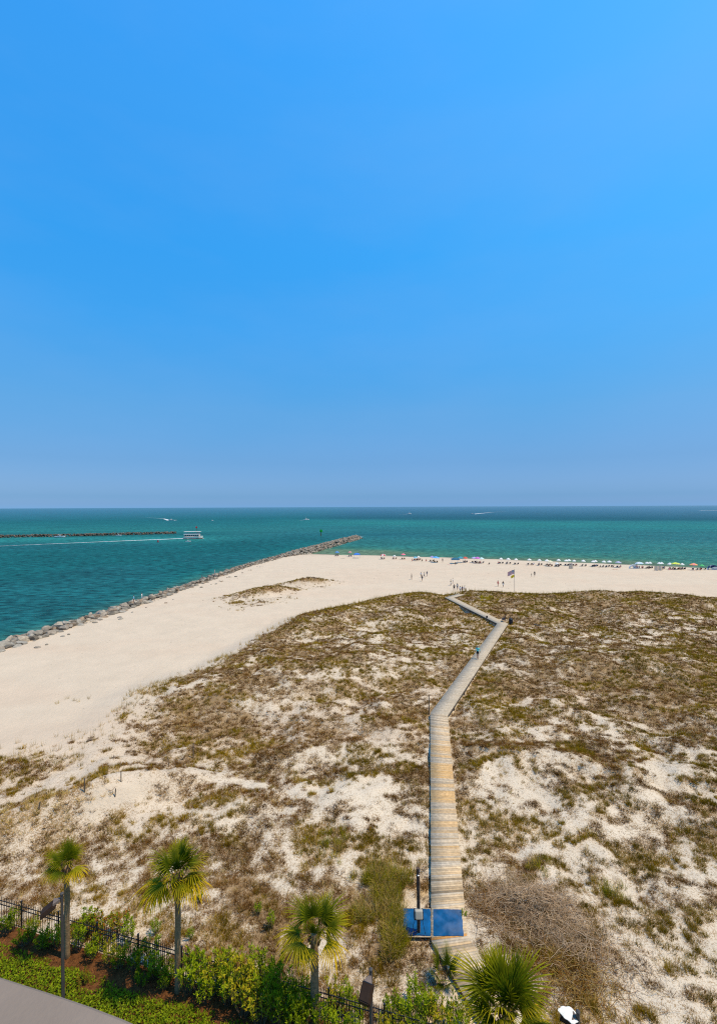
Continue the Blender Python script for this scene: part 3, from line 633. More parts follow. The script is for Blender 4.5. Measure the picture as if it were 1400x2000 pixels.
# flagpole
fp = Vector((at_d(1004, 1100, 112).x, 112, 0)); fp.z = hz(fp.x, fp.y)
fl = tag(empty('flagpole', fp), 'slim flagpole with striped flag above a yellow flag behind the dune', 'flagpole')
top = 23.5 - (1112 - 988.7) / F * 112 - fp.z
m = MB(); m.tube([(0, 0, -.3), (0, 0, top)], [.05, .035], 8); m.build('pole', mat('dull_metal', (.22, .21, .2), .5, .4, metal=.4), fl, True)
m = MB(); m.lathe([(.0, 0), (.06, .03), (.07, .08), (.04, .13), (.0, .15)], 8, (0, 0, top)); m.build('finial', paint((.6, .5, .2)), fl, True)
def flag(name, w, h, z0, cols, cell, droop):
    nx, ny = 20, 13; bm = bmesh.new(); me = bpy.data.meshes.new(name)
    for j in range(ny + 1):
        for i in range(nx + 1):
            u, v = i / nx, j / ny; bm.verts.new((-u * w * .94 - .05, .12 * math.sin(u * 9 + v) * u, z0 + v * h - droop * u ** 1.4 * h + .05 * math.sin(u * 6)))
    bm.verts.ensure_lookup_table()
    for j in range(ny):
        for i in range(nx): f = bm.faces.new([bm.verts[q] for q in (j * (nx + 1) + i, j * (nx + 1) + i + 1, (j + 1) * (nx + 1) + i + 1, (j + 1) * (nx + 1) + i)]); f.material_index = cell(i, j); f.smooth = True
    bm.to_mesh(me); bm.free()
    for c in cols: me.materials.append(paint(c, .7, .3))
    return obj(name, me, fl)
cell = lambda i, j: (2 if j >= 6 and i < 8 and not ((i + j) % 2 == 0 and i not in (0, 7) and j not in (6, 12)) else (1 if j >= 6 and i < 8 else (0 if j % 2 == 0 else 1)))
flag('national_flag', 1.75, 1.0, top - 1.15, [(.5, .03, .04), (.72, .70, .68), (.02, .03, .12)], cell, .55)
flag('warning_flag', .85, .62, top - 1.95, [(.75, .52, .02)], lambda i, j: 0, .4)

# ------------------------------------------------------------------ people
def body_mesh(name, J, E):
    me = bpy.data.meshes.new(name + '_cage'); me.from_pydata([j[0] for j in J], E, []); ob = bpy.data.objects.new(name, me); COL.objects.link(ob)
    ob.modifiers.new('s', 'SKIN'); sub = ob.modifiers.new('d', 'SUBSURF'); sub.levels = 1; sub.render_levels = 1
    for i, j in enumerate(J): me.skin_vertices[0].data[i].radius = (j[1], j[2] if len(j) > 3 else j[1])
    me.skin_vertices[0].data[0].use_root = True
    dg = bpy.context.evaluated_depsgraph_get(); ev = ob.evaluated_get(dg); out = bpy.data.meshes.new_from_object(ev); out.name = name
    bpy.data.objects.remove(ob)
    out.materials.clear()
    for k in range(4): out.materials.append(paint((.5, .5, .5)))
    P = [Vector(j[0]) for j in J]; tg = [j[-1] for j in J]
    for f in out.polygons:
        c = f.center; best, bi = 1e9, 0
        for a, b in E:
            ab = P[b] - P[a]; t = max(0, min(1, (c - P[a]).dot(ab) / max(ab.length_squared, 1e-9))); d = (c - P[a] - ab * t).length
            if d < best: best = d; bi = a if t < .5 else b
        f.material_index = tg[bi]; f.use_smooth = True
    return out
# skin 0, top 1, bottom 2, shoes 3
def pose(kind):
    S, T, B, H = 0, 1, 2, 3
    if kind == 'sit':
        J = [((0, 0, .30), .13, .11, B), ((0, .06, .52), .12, .09, T), ((0, .12, .74), .15, .09, T), ((0, .13, .86), .05, .05, S), ((0, .11, .98), .085, .1, S), ((0, .10, 1.06), .07, .08, S),
             ((.10, -.05, .31), .09, .09, B), ((.13, -.42, .42), .065, .065, S), ((.13, -.78, .18), .045, .045, S), ((.13, -.92, .20), .035, .03, S),
             ((-.10, -.05, .31), .09, .09, B), ((-.13, -.42, .42), .065, .065, S), ((-.13, -.78, .18), .045, .045, S), ((-.13, -.92, .20), .035, .03, S),
             ((.2, .12, .76), .055, .055, T), ((.26, .06, .52), .042, .042, S), ((.2, -.2, .42), .032, .032, S), ((-.2, .12, .76), .055, .055, T), ((-.26, .06, .52), .042, .042, S), ((-.2, -.2, .42), .032, .032, S)]
        E = [(0, 1), (1, 2), (2, 3), (3, 4), (4, 5), (0, 6), (6, 7), (7, 8), (8, 9), (0, 10), (10, 11), (11, 12), (12, 13), (2, 14), (14, 15), (15, 16), (2, 17), (17, 18), (18, 19)]
    else:
        w = {'stand': 0.03, 'walk': .24}[kind]; a = {'stand': .05, 'walk': .17}[kind]
        J = [((0, 0, .93), .14, .10, B), ((0, 0, 1.12), .12, .09, T), ((0, -.01, 1.36), .155, .10, T), ((0, -.02, 1.49), .052, .052, S), ((0, -.03, 1.60), .08, .095, S), ((0, -.025, 1.69), .07, .08, S),
             ((.10, -.01, .86), .095, .095, B), ((.105, -w * .62, .50), .065, .065, S), ((.10, -w * .5, .12), .042, .042, S), ((.10, -w * .5 - .14, .035), .035, .03, H),
             ((-.10, .01, .86), .095, .095, B), ((-.105, w * .35, .50), .065, .065, S), ((-.10, w * 1.0, .14), .042, .042, S), ((-.10, w * 1.0 - .13, .04), .035, .03, H),
             ((.205, -.01, 1.39), .06, .06, T), ((.25, a * .5, 1.12), .045, .045, T if kind == 'walk' else S), ((.26, a * -.2, .88), .033, .033, S), ((.26, -.03 + a * -.4, .78), .026, .036, S),
             ((-.205, -.01, 1.39), .06, .06, T), ((-.25, -a * .3, 1.12), .045, .045, T if kind == 'walk' else S), ((-.26, -a * 1.0, .89), .033, .033, S), ((-.26, -a * 1.2, .80), .026, .036, S)]
        E = [(0, 1), (1, 2), (2, 3), (3, 4), (4, 5), (0, 6), (6, 7), (7, 8), (8, 9), (0, 10), (10, 11), (11, 12), (12, 13), (2, 14), (14, 15), (15, 16), (16, 17), (2, 18), (18, 19), (19, 20), (20, 21)]
    return body_mesh('person_' + kind, J, E)
BODY = {k: pose(k) for k in ('stand', 'walk', 'sit')}
m = MB(); m.lathe([(.02, .11), (.07, .095), (.098, .04), (.1, -.02), (.085, -.07)], 12); HAIR = m.mesh('hair', paint((.05, .03, .02)), True)
m = MB(); m.lathe([(.17, 0), (.17, .015), (.1, .03), (.095, .1), (.03, .12)], 14); HAT = m.mesh('hat', paint((.7, .65, .55)), True)
SKINS = [(.42, .24, .16), (.50, .31, .22), (.30, .17, .11), (.55, .35, .26)]
def person(p, rz, kind, top, bottom, label, group=None, skin=1, hair=(.05, .03, .02), hat=None, s=1.0):
    r = empty('person', p, rz); r.scale = (s, s, s); tag(r, label, 'person', group)
    o = obj('body', BODY[kind], r)
    for k, c in enumerate((SKINS[skin], top, bottom, (.05, .05, .06))): o.material_slots[k].link = 'OBJECT'; o.material_slots[k].material = paint(c)
    hz_ = (0, .02, 1.655) if kind != 'sit' else (0, .13, 1.03)
    h = obj('hat' if hat else 'hair', HAT if hat else HAIR, r, hz_); h.material_slots[0].link = 'OBJECT'; h.material_slots[0].material = paint(hat or hair)
    if hat: h.location.z += .05
    return r
BLK, WHT, TEAL, NVY, RED, GRY, PNK, BLU, TAN = (.015, .015, .018), (.72, .70, .68), (.13, .66, .60), (.02, .03, .09), (.5, .05, .05), (.25, .25, .26), (.65, .25, .28), (.05, .2, .5), (.45, .35, .22)
w1 = at_z(932.5, 1286, 2.5)
u_ = ((w1.y - WALK[2].y) / (WALK[3].y - WALK[2].y)); w1.z = WALK[2].z + u_ * (WALK[3].z - WALK[2].z) + .008
person(w1, R(180 - 26), 'walk', TEAL, BLK, 'person in turquoise long-sleeved shirt and black shorts walking up the boardwalk', hair=(.55, .45, .33), skin=0, s=1.1)
G = 'people walking on the open beach'
for px, py, k, t, b, lab, s_ in [
    (803.5, 1132, 'stand', BLK, BLK, 'lone person in black standing on open sand left of the walking group', 1.05), (824, 1135.5, 'walk', BLK, NVY, 'nearest person of the small group on open sand, dressed in dark clothes', 1.05),
    (822, 1128, 'walk', WHT, TAN, 'person in a pale top at the left of the small group on open sand', 1), (828, 1128.5, 'walk', GRY, BLK, 'person in grey in the middle of the small group on open sand', 1), (833.5, 1126, 'walk', NVY, GRY, 'person in navy at the right of the small group on open sand', 1),
    (880, 1144, 'walk', TAN, WHT, 'person in tan clothes farthest along the path off the boardwalk', 1), (884, 1140.5, 'stand', WHT, GRY, 'person in white behind the one in tan past the boardwalk end', .9),
    (886.5, 1154.5, 'walk', BLK, BLK, 'person in black at the left of the cluster by the boardwalk end', 1.05), (893, 1152.5, 'walk', GRY, NVY, 'person in grey top at the boardwalk end cluster, second from left', 1.05),
    (898.5, 1158.5, 'stand', WHT, GRY, 'person in white top in the middle of the boardwalk end cluster', 1.05), (902.5, 1158, 'stand', NVY, BLK, 'person in navy in the boardwalk end cluster', 1.05),
    (907, 1157.5, 'stand', WHT, NVY, 'person in white at the right of the boardwalk end cluster', 1.05), (909.5, 1158.5, 'walk', TAN, BLK, 'short person at the far right of the boardwalk end cluster', .75),
    (972, 1146, 'walk', RED, RED, 'person in red walking left of the flagpole', 1.0), (982, 1147, 'walk', BLK, WHT, 'person with black top and pale shorts between the red walker and flagpole', 1.0),
    (1037.5, 1127, 'stand', TAN, GRY, 'small child on the open sand right of the flagpole', .7), (1043.5, 1127, 'walk', BLK, BLK, 'person in black with a child right of the flagpole', 1.05),
    (1243, 1110.5, 'stand', TAN, RED, 'person with bare shoulders standing right of the white dome tent', 1.0), (864, 1098.5, 'stand', NVY, BLK, 'person in dark swimwear standing at the water edge right of the blue umbrella', 1.0)]:
    p = ground(px, py); person(p, random.uniform(0, 6.28), k, t, b, lab, G, skin=random.randrange(4), hair=random.choice([(.05, .03, .02), (.25, .16, .07), (.02, .015, .01)]), s=s_)
for px, d, lab, t, b, k in [(289, 104, 'person in light blue shirt fishing on the jetty rocks', (.12, .45, .7), NVY, 'stand'), (305.5, 107, 'person in white shirt on the jetty rocks', WHT, (.3, .5, .6), 'stand'), (395, 139, 'person in navy sitting on jetty rocks', NVY, NVY, 'sit'), (419, 147, 'person in grey farther out on the jetty rocks', GRY, (.3, .3, .4), 'stand')]:
    x = (px - 700) / F * d; x = min(x, float(jet_x(d)) + .5); p = Vector((x, d, 2.0)); person(p, R(95), k, t, b, lab, 'people on the jetty')

# ------------------------------------------------------------------ beach camp: umbrellas, tents, chairs
_um = {}
def umbrella_mesh(cols, r_, h):
    key = (tuple(cols), r_, h)
    if key not in _um:
        n = 8; m = MB(); rings = [(0.02, h + .02), (r_ * .5, h - .16), (r_, h - .48)]; V = [(0, 0, h + .05)]
        for rr, z in rings[1:]:
            V += [(rr * math.cos(k * math.pi / 8), rr * math.sin(k * math.pi / 8), z - (.05 * rr if k % 2 else 0)) for k in range(16)]
        for k in range(16):
            a, b = 1 + k, 1 + (k + 1) % 16; mi = (k // 2) % len(cols); m.f.append((0, a, b)); m.m.append(mi); m.f.append((a, a + 16, b + 16, b)); m.m.append(mi)
        o = len(V); V += [(x, y, z - .09) if i else (x, y, z) for i, (x, y, z) in enumerate([(x, y, z) for x, y, z in V[17:33]], 1)]
        for k in range(16): a, b = 17 + k, 17 + (k + 1) % 16; m.f.append((a, o + k, o + (k + 1) % 16, b)); m.m.append((k // 2) % len(cols))
        m.v = V
        _um[key] = (m.mesh('canopy', [paint(c, .8, .25) for c in cols]), None)
    return _um[key][0]
m = MB(); m.tube([(0, 0, -.2), (0, 0, 2.3)], .022, 6); POLE = m.mesh('pole', paint((.6, .58, .55)))
m = MB(); m.lathe([(.02, 0), (.03, .06), (.01, .12)], 6, (0, 0, 2.33)); TIPM = m.mesh('finial', paint((.6, .58, .55)))
def umbrella(px, py, cols, label, r_=1.0, h=2.3, tilt=(0, 0)):
    p = ground(px, py); o = empty('beach_umbrella', p); o.rotation_euler = (R(tilt[0]), R(tilt[1]), random.uniform(0, .7)); tag(o, label, 'umbrella', 'beach umbrellas along the shore')
    obj('canopy', umbrella_mesh(tuple(cols), r_, h), o); obj('pole', POLE, o).scale = (1, 1, h / 2.3); obj('finial', TIPM, o).location = (0, 0, h - 2.3); return p
m = MB()
m2 = {}
def chair_parts():
    s = MB(); s.box((0, -.08, .26), (.56, .62, .05)); b_ = MB(); b_.box((0, .36, .52), (.56, .05, .62), M=Matrix.Rotation(R(-28), 3, 'X'))
    l_ = []
    for sx in (-.27, .27):
        for sy in (-.34, .22): q = MB(); q.tube([(sx, sy, 0), (sx, sy * .7, .27)], .02, 5); l_.append(q)
    a_ = []
    for sx in (-.31, .31): q = MB(); q.box((sx, 0, .46), (.05, .6, .03)); a_.append(q)
    return s, b_, l_, a_
_s, _b, _l, _a = chair_parts(); M_CH = paint(NVY)
CH = {'seat': [_s.mesh('seat', M_CH)], 'backrest': [_b.mesh('backrest', M_CH)], 'leg': [q.mesh('leg', paint((.4, .38, .35))) for q in _l], 'armrest': [q.mesh('armrest', paint((.3, .25, .2))) for q in _a]}
def chair(p, rz, col, label):
    o = empty('beach_chair', p, rz); tag(o, label, 'chair', 'low beach chairs along the shore')
    for n_, ms in CH.items():
        for q in ms:
            c = obj(n_, q, o)
            if n_ in ('seat', 'backrest'): c.material_slots[0].link = 'OBJECT'; c.material_slots[0].material = paint(col)
UMB = [  # px, base py, colours, phrase, radius, height
    (658, 1086, [(.10, .28, .62)], 'blue umbrella, leftmost on the beach nearest the jetty', 1.0, 2.2), (684, 1087.5, [(.62, .30, .30)], 'faded pink umbrella left of the blue canopy tent', .95, 2.5),
    (748, 1092, [(.55, .04, .06), (.7, .68, .66)], 'red and white umbrella left of the pink one', 1.25, 2.2), (770, 1092, [(.7, .7, .68)], 'small white umbrella between the red and pink ones', .75, 1.7),
    (787.5, 1092.5, [(.80, .20, .28)], 'bright pink umbrella standing apart', 1.0, 2.5), (811, 1095, [(.25, .55, .70)], 'small pale blue umbrella with bathers beside it', .85, 1.7), (817, 1094, [(.74, .74, .72)], 'small white parasol touching the pale blue one', .7, 1.8),
    (850.5, 1098.5, [(.10, .36, .80), (.16, .46, .85)], 'large bright blue umbrella with brown chairs in front', 1.5, 2.4), (843, 1096.5, [(.35, .30, .62)], 'lavender umbrella just behind the large bright blue one', .9, 2.2),
    (908, 1098.5, [(.62, .12, .08)], 'rust red umbrella right of the dark teal canopy', 1.05, 2.3), (925, 1099, [(.42, .42, .72)], 'lilac blue umbrella left of the magenta one', 1.1, 2.3), (931.5, 1100, [(.62, .18, .58)], 'magenta umbrella between lilac and pale teal ones', 1.05, 2.5), (940, 1100, [(.55, .74, .74)], 'pale teal umbrella right of the magenta one', 1.0, 2.3)]
WH = [(977.5, 1101, 2.3), (992, 1101.5, 2.3), (1007, 1102.5, 2.3), (1033.5, 1103.5, 2.4), (1053, 1104, 2.3), (1068, 1104.5, 2.3), (1090.5, 1104.8, 2.5), (1087, 1106.5, 1.5), (1104.5, 1105, 2.3), (1110.5, 1104.5, 2.4), (1121, 1105.3, 2.3), (1138, 1106, 2.4), (1157, 1107, 2.3), (1161.5, 1106.5, 2.4),
      (1178, 1107.8, 2.4), (1189.5, 1107.6, 2.4), (1263, 1110.5, 2.4), (1268.5, 1110.2, 2.4), (1286, 1111.2, 2.4), (1290.5, 1111, 2.4), (1307.5, 1111.8, 2.3), (1331, 1112.6, 2.3)]
UMB += [(1073, 1106, [(.72, .66, .48)], 'cream umbrella with a red towel under it', 1.15, 2.2), (1206, 1108.5, [(.42, .44, .58)], 'grey lilac umbrella over red chairs', 1.1, 2.3), (1248, 1110, [(.70, .74, .76), (.45, .62, .72)], 'big white and pale blue umbrella right of the white dome tent', 1.35, 2.3),
        (1318.5, 1112.5, [(.72, .78, .10), (.6, .72, .12)], 'yellow green umbrella between two white ones', 1.45, 2.5), (1325, 1112, [(.75, .55, .45)], 'peach umbrella tucked beside the yellow green one', .8, 2.2), (1354, 1113.5, [(.85, .25, .30), (.85, .42, .12)], 'coral pink and orange umbrella near the right edge', 1.2, 2.4), (1370, 1113, [(.10, .55, .18)], 'green umbrella left of the navy dome tent', .8, 1.9)]
ch_n = 0
CHAIR_SPOTS = []
for px, py, cols, ph, r_, h in UMB:
    p = umbrella(px, py, cols, ph, r_, h, (random.uniform(-5, 5), random.uniform(-5, 5))); CHAIR_SPOTS.append((p, random.choice([NVY, (.1, .02, .02), (.02, .02, .02), (.12, .08, .03)]), ph))
for i, (px, py, h) in enumerate(WH):
    lab = 'white rental umbrella by the water, %s white one from the left' % ORD[i]
    p = umbrella(px, py, [(.76, .78, .76)], lab, random.uniform(.66, .84) if h > 2 else .68, h, (random.uniform(-3, 3), random.uniform(-3, 3))); CHAIR_SPOTS.append((p, (.015, .018, .04), lab))
for i, (p, col, ph) in enumerate(CHAIR_SPOTS):
    short = ph.split(',')[-1].strip() if 'white rental' in ph else ph
    for k, s_ in enumerate((-.55, .5)):
        q = Vector((p.x + s_ + random.uniform(-.1, .1), p.y - .35 + random.uniform(-.3, .2), 0)); q.z = hz(q.x, q.y)
        und = ('the %s' % short).replace('white one from the left', 'white umbrella from the left') if 'from the left' in short else 'the ' + ' '.join(short.replace(',', '').split()[:6])
        chair(q, R(175) + random.uniform(-.4, .4), col, '%s of two dark low chairs under %s' % (('left', 'right')[k], und))
    if i % 3 != 1:
        q = Vector((p.x + random.uniform(-1.4, 1.4), p.y - random.uniform(.9, 1.6), 0)); q.z = hz(q.x, q.y)
        t = random.choice([BLK, RED, NVY, PNK, TAN, BLU]); nm = {BLK: 'black', RED: 'red', NVY: 'navy', PNK: 'pink', TAN: 'tan', BLU: 'blue'}[t]
        person(q, random.uniform(2.4, 3.9), 'sit', t, random.choice([BLK, NVY]), 'bather in %s seated on the sand by %s' % (nm, und), 'bathers seated by the umbrellas', skin=random.randrange(4))
# pop-up canopies
def canopy_tent(px, py, w, col, label, h=2.1):
    p = ground(px, py); o = tag(empty('canopy_tent', p), label, 'tent', 'beach tents')
    m = MB(); a = w / 2; V = [(-a, -a, h), (a, -a, h), (a, a, h), (-a, a, h), (-a * .5, -a * .5, h + .38), (a * .5, -a * .5, h + .38), (a * .5, a * .5, h + .38), (-a * .5, a * .5, h + .38), (0, 0, h + .62)]
    V += [(x, y, z - .22) for x, y, z in V[:4]]
    m.add(V, [(0, 1, 5, 4), (1, 2, 6, 5), (2, 3, 7, 6), (3, 0, 4, 7), (4, 5, 8), (5, 6, 8), (6, 7, 8), (7, 4, 8), (0, 9, 10, 1), (1, 10, 11, 2), (2, 11, 12, 3), (3, 12, 9, 0)]); m.build('roof', paint(col, .7, .2), o)
    for sx in (-1, 1):
        for sy in (-1, 1): m = MB(); m.tube([(sx * a * .97, sy * a * .97, 0), (sx * a * .97, sy * a * .97, h)], .025, 5); m.build('leg', paint((.5, .5, .5)), o)
canopy_tent(697, 1090, 2.7, (.05, .20, .62), 'blue square canopy tent beside the faded pink umbrella', 1.7)
canopy_tent(889, 1100.5, 3.0, (.02, .13, .22), 'dark teal square canopy right of the large blue umbrella', 1.7)
canopy_tent(899, 1099, 2.2, (.04, .28, .36), 'smaller teal canopy touching the dark teal one', 1.9)
def dome_tent(px, py, r_, c1, c2, label):
    p = ground(px, py); o = tag(empty('dome_tent', p, R(-4)), label, 'tent', 'beach tents'); n, mm = 14, 7; m = MB(); V = []
    for j in range(mm + 1):
        for i in range(n + 1):
            th = math.pi * i / n; ph = (math.pi / 2) * j / mm * 1.0; k = math.cos(ph * .9); V.append((r_ * math.cos(th) * (k * .3 + .7 * math.sqrt(k)), r_ * 1.1 * math.sin(ph * .9) - .3, r_ * .95 * math.sin(th) * math.sqrt(k) + .01))
    m.v = V
    for j in range(mm):
        for i in range(n): a = j * (n + 1) + i; m.f.append((a, a + 1, a + n + 2, a + n + 1)); m.m.append(0 if j > 0 and (i // 3) % 2 == 0 else 1)
    m.build('shell', [paint(c1, .7, .2), paint(c2, .7, .2)], o, True)
    m = MB(); pts = [(r_ * math.cos(math.pi * i / 16), -.3, r_ * .95 * math.sin(math.pi * i / 16) + .01) for i in range(17)]; m.tube(pts, .04, 5); m.build('rim', paint(c2), o)
    m = MB(); m.box((0, .2, .015), (r_ * 1.7, r_ * 1.1, .02)); m.build('floor', paint((.4, .42, .45)), o)
dome_tent(1237, 1110.5, 1.55, (.72, .74, .76), (.66, .70, .74), 'white dome tent on the sand right of the grey lilac umbrella')
dome_tent(1391.5, 1113, 1.75, (.66, .72, .75), (.015, .03, .12), 'white and navy dome tent at the right edge of the photo')
def screen(px, py, w, h, label):
    p = ground(px, py); o = tag(empty('wind_screen', p, R(8)), label, 'screen', 'beige wind screens'); m = MB(); n = 8
    V = [(w * (i / n - .5), .12 * math.sin(i * 1.7), z) for z in (.05, h) for i in range(n + 1)]; m.add(V, [(i, i + 1, i + n + 2, i + n + 1) for i in range(n)]); m.add([(x, y + .02, z) for x, y, z in V], [(i + n + 1, i + n + 2, i + 1, i) for i in range(n)]); m.build('cloth', paint((.56, .49, .40), .9, .1), o)
    for x in (-w / 2, 0, w / 2): m = MB(); m.tube([(x, .05, -.1), (x, .05, h + .1)], .025, 5); m.build('stake', paint((.3, .22, .14)), o)
screen(1114.5, 1111, 1.6, 1.55, 'small beige wind screen standing in front of the umbrellas')
screen(1285, 1114.5, 3.1, 1.65, 'wide beige wind screen near the white and yellow green umbrellas')
# things lying on the sand
def lounger(px, py, rz, col, label, kind='towel'):
    p = ground(px, py); o = tag(empty('beach_towel', p, rz), label, 'towel', 'towels and mats on the sand'); m = MB(); n = 6
    V = [(.45 * s_, 1.9 * (i / n - .5), .02 + .03 * math.sin(i * 2 + s_)) for i in range(n + 1) for s_ in (-1, 1)]; V += [(x, y, z + .02) for x, y, z in V]; k = 2 * (n + 1)
    m.add(V, [(2 * i + k, 2 * i + 1 + k, 2 * i + 3 + k, 2 * i + 2 + k) for i in range(n)] + [(2 * i + 2, 2 * i + 3, 2 * i + 1, 2 * i) for i in range(n)]); m.build('cloth', paint(col, .9), o)
lounger(669, 1091, R(70), (.32, .28, .22), 'dull brown mat on the sand near the jetty, left of the blue canopy'); lounger(1085, 1103.5 + 2.5, R(80), (.4, .38, .34), 'grey towel in front of the cream umbrella')
lounger(1310, 1111 + 2, R(85), (.45, .12, .12), 'red towel right of the wide beige wind screen'); lounger(1200, 1110.5 + 2, R(60), (.5, .3, .2), 'brown towel in front of the grey lilac umbrella'); lounger(878, 1103, R(80), (.55, .3, .25), 'pinkish towel in front of the dark teal canopy')
for i, (px, py, t, nm, lab) in enumerate([(955, 1103.5, BLK, 'black', 'bather in black seated apart in front of the pale teal umbrella'), (1171, 1109.5, BLK, 'black', 'bather in black lying apart in front of the rental umbrellas'), (805, 1096.5, RED, 'red', 'sunburnt bather seated left of the pale blue umbrella'), (824, 1097, (.03, .06, .03), 'dark', 'bather in dark green seated right of the pale blue umbrella'), (832, 1097, RED, 'red', 'bather in red seated right of the one in dark green'),
                                     (889, 1103.5, (.1, .03, .02), 'brown', 'bather in brown sitting in front of the dark teal canopy'), (1306, 1113.5, PNK, 'pink', 'bather in pink sitting right of the wide beige wind screen')]):
    person(ground(px, py), random.uniform(2.6, 3.8), 'sit', t, t, lab, 'bathers seated by the umbrellas', skin=random.randrange(4))

# ------------------------------------------------------------------ boats, markers and wakes
M_HULL = mat('white_gelcoat', (.85, .76, .64), .35, .5, var=.05, vscale=1); M_GLASS = mat('dark_window', (.02, .03, .04), .15, .5)
def hull(m, L, B, H, sheer=.25, mi=0, z0=-.25):
    st = [(-.5, .86), (-.3, .98), (0, 1.0), (.22, .86), (.38, .55), (.47, .22), (.5, .03)]; V = []
    for i, (t, w) in enumerate(st):
        x = t * L; up = H + sheer * max(0, t + .1) * 1.6; b = B / 2 * w; V += [(x - .04 * L * (t > .2), b * .35, z0), (x - .02 * L * (t > .2), b * .85, z0 + .35 * H), (x, b, up), (x, -b, up), (x - .02 * L * (t > .2), -b * .85, z0 + .35 * H), (x - .04 * L * (t > .2), -b * .35, z0)]
    F_ = []
    for i in range(len(st) - 1):
        for k in range(6): a = i * 6 + k; b = i * 6 + (k + 1) % 6; F_.append((a, b, b + 6, a + 6))
    F_ += [tuple(range(6))[::-1], tuple((len(st) - 1) * 6 + k for k in range(6))]
    return m.add(V, F_, mi)
def small_boat(px, py, L, head, label, style, col=(.72, .72, .70)):
    p = at_z(px, py, 0); o = tag(empty('motorboat', p, head), label, 'boat', 'small boats on the water'); B = L * .33; H = L * .11
    m = MB(); hull(m, L, B, H, L * .05); m.build('hull', paint(col, .35), o)
    m = MB(); hull(m, L * 1.006, B * 1.02, H * .22, .02, z0=-.02); m.build('boot_stripe', paint((.03, .04, .06), .4), o)
    if style == 'console':
        m = MB(); m.box((-.03 * L, 0, H + .35), (.09 * L, .3 * B, .8)); m.build('console', M_HULL, o); m = MB(); m.box((-.06 * L, 0, H + 1.55), (.3 * L, .62 * B, .07)); m.build('hard_top', M_HULL, o)
        for sx in (-.17, .05):
            for sy in (-.27, .27): m = MB(); m.tube([(sx * L, sy * B, H - .1), (sx * L, sy * B, H + 1.55)], .035, 5); m.build('top_post', M_STEEL, o)
        m = MB(); m.box((-.53 * L, 0, .55), (.07 * L, .3, .9)); m.build('outboard', M_BLACK, o)
        for sx, c in ((-.25, RED), (.18, TAN)): person(p + Matrix.Rotation(head, 3, 'Z') @ Vector((sx * L, 0, H - .2)), head, 'stand', c, NVY, 'person standing %s of the console boat by the far jetty' % ('at the stern' if sx < 0 else 'at the bow'), 'people aboard small boats') if L > 6.5 and style == 'console' and 'far jetty' in label else None
    else:
        m = MB(); m.box((.02 * L, 0, H + .045 * L), (.34 * L, .7 * B, .12 * L), taper=.86); m.build('cabin', M_HULL, o); m = MB(); m.box((.03 * L, 0, H + .065 * L), (.335 * L, .68 * B, .035 * L)); m.build('windscreen', M_GLASS, o)
        m = MB(); m.box((-.02 * L, 0, H + .2 * L), (.22 * L, .6 * B, .015 * L)); m.build('bridge_top', M_HULL, o)
        for sx in (-.1, .07):
            for sy in (-.25, .25): m = MB(); m.tube([(sx * L, sy * B, H + .1 * L), (sx * L * .9, sy * B * .9, H + .36 * L if style == 'tower' else H + .2 * L)], .04, 5); m.build('tower_leg', M_STEEL, o)
        if style == 'tower': m = MB(); m.box((-.015 * L, 0, H + .36 * L), (.14 * L, .45 * B, .012 * L)); m.build('tower_platform', M_HULL, o)
    return p
small_boat(118, 1049.6, 8.4, R(2), 'white centre-console boat with dark outboard close to the far jetty at left', 'console')
small_boat(232.5, 1046.2, 4.6, R(10), 'small white boat by the far jetty between the console boat and tour boat', 'console')
small_boat(368, 1058, 3.6, R(15), 'tiny white skiff just in front of the tour boat', 'console')
small_boat(335, 1016.4, 9.5, R(196), 'speedboat throwing spray near the horizon at left', 'cabin')
small_boat(598, 1015.6, 11, R(15), 'white fishing boat with a tall tower near the centre of the sea', 'tower')
small_boat(799, 1004.3, 15, R(20), 'white boat on the horizon right of centre with a tower', 'tower')
small_boat(922, 1004.4, 12, R(170), 'white boat near the horizon trailing a long wake to the right', 'cabin')
small_boat(415, 1017, 4, R(40), 'tiny distant white boat right of the speedboat', 'console')
# tour boat
tp = at_z(378, 1052.3, 0); tb = tag(empty('tour_boat', tp, R(6)), 'two-deck white tour boat heading right with a long wake', 'boat'); L = 14.0
m = MB(); hull(m, L, 4.6, 1.5, .7); m.build('hull', M_HULL, tb)
m = MB(); hull(m, L * 1.004, 4.65, .35, .1, z0=-.05); m.build('boot_stripe', paint((.25, .06, .05)), tb)
m = MB(); m.box((-.8, 0, 2.35), (10.6, 4.0, 1.75)); cb = m.build('main_cabin', paint((.78, .55, .45)), tb)
for k in range(7):
    for s_ in (-1, 1): m = MB(); m.box((-5.2 + k * 1.45, s_ * 2.01, 2.6), (1.05, .05, .75)); m.build('window', M_GLASS, cb)
m = MB(); m.box((-.8, 0, 3.30), (11.4, 4.5, .14)); m.build('upper_deck', M_HULL, tb)
m = MB()
for k in range(9):
    for s_ in (-1, 1): m.tube([(-6.2 + k * 1.32, s_ * 2.1, 3.3), (-6.2 + k * 1.32, s_ * 2.1, 5.3)], .05, 5)
m.build('roof_posts', M_STEEL, tb)
m = MB()
for s_ in (-1, 1): m.box((-.9, s_ * 2.15, 3.95), (11, .04, .06)); m.box((-.9, s_ * 2.15, 3.6), (11, .03, .45))
m.build('railing', paint((.6, .6, .6)), tb)
m = MB(); m.box((3.6, 0, 4.1), (1.8, 2.6, 1.5), taper=.85); wh = m.build('wheelhouse', M_HULL, tb); m = MB(); m.box((3.7, 0, 4.35), (1.75, 2.5, .5)); m.build('window', M_GLASS, wh)
m = MB(); m.box((-.6, 0, 5.38), (12, 4.7, .16)); m.build('roof', M_HULL, tb)
m = MB(); m.tube([(1.5, 0, 5.4), (1.5, 0, 6.3)], .05, 5); m.build('mast', M_STEEL, tb)
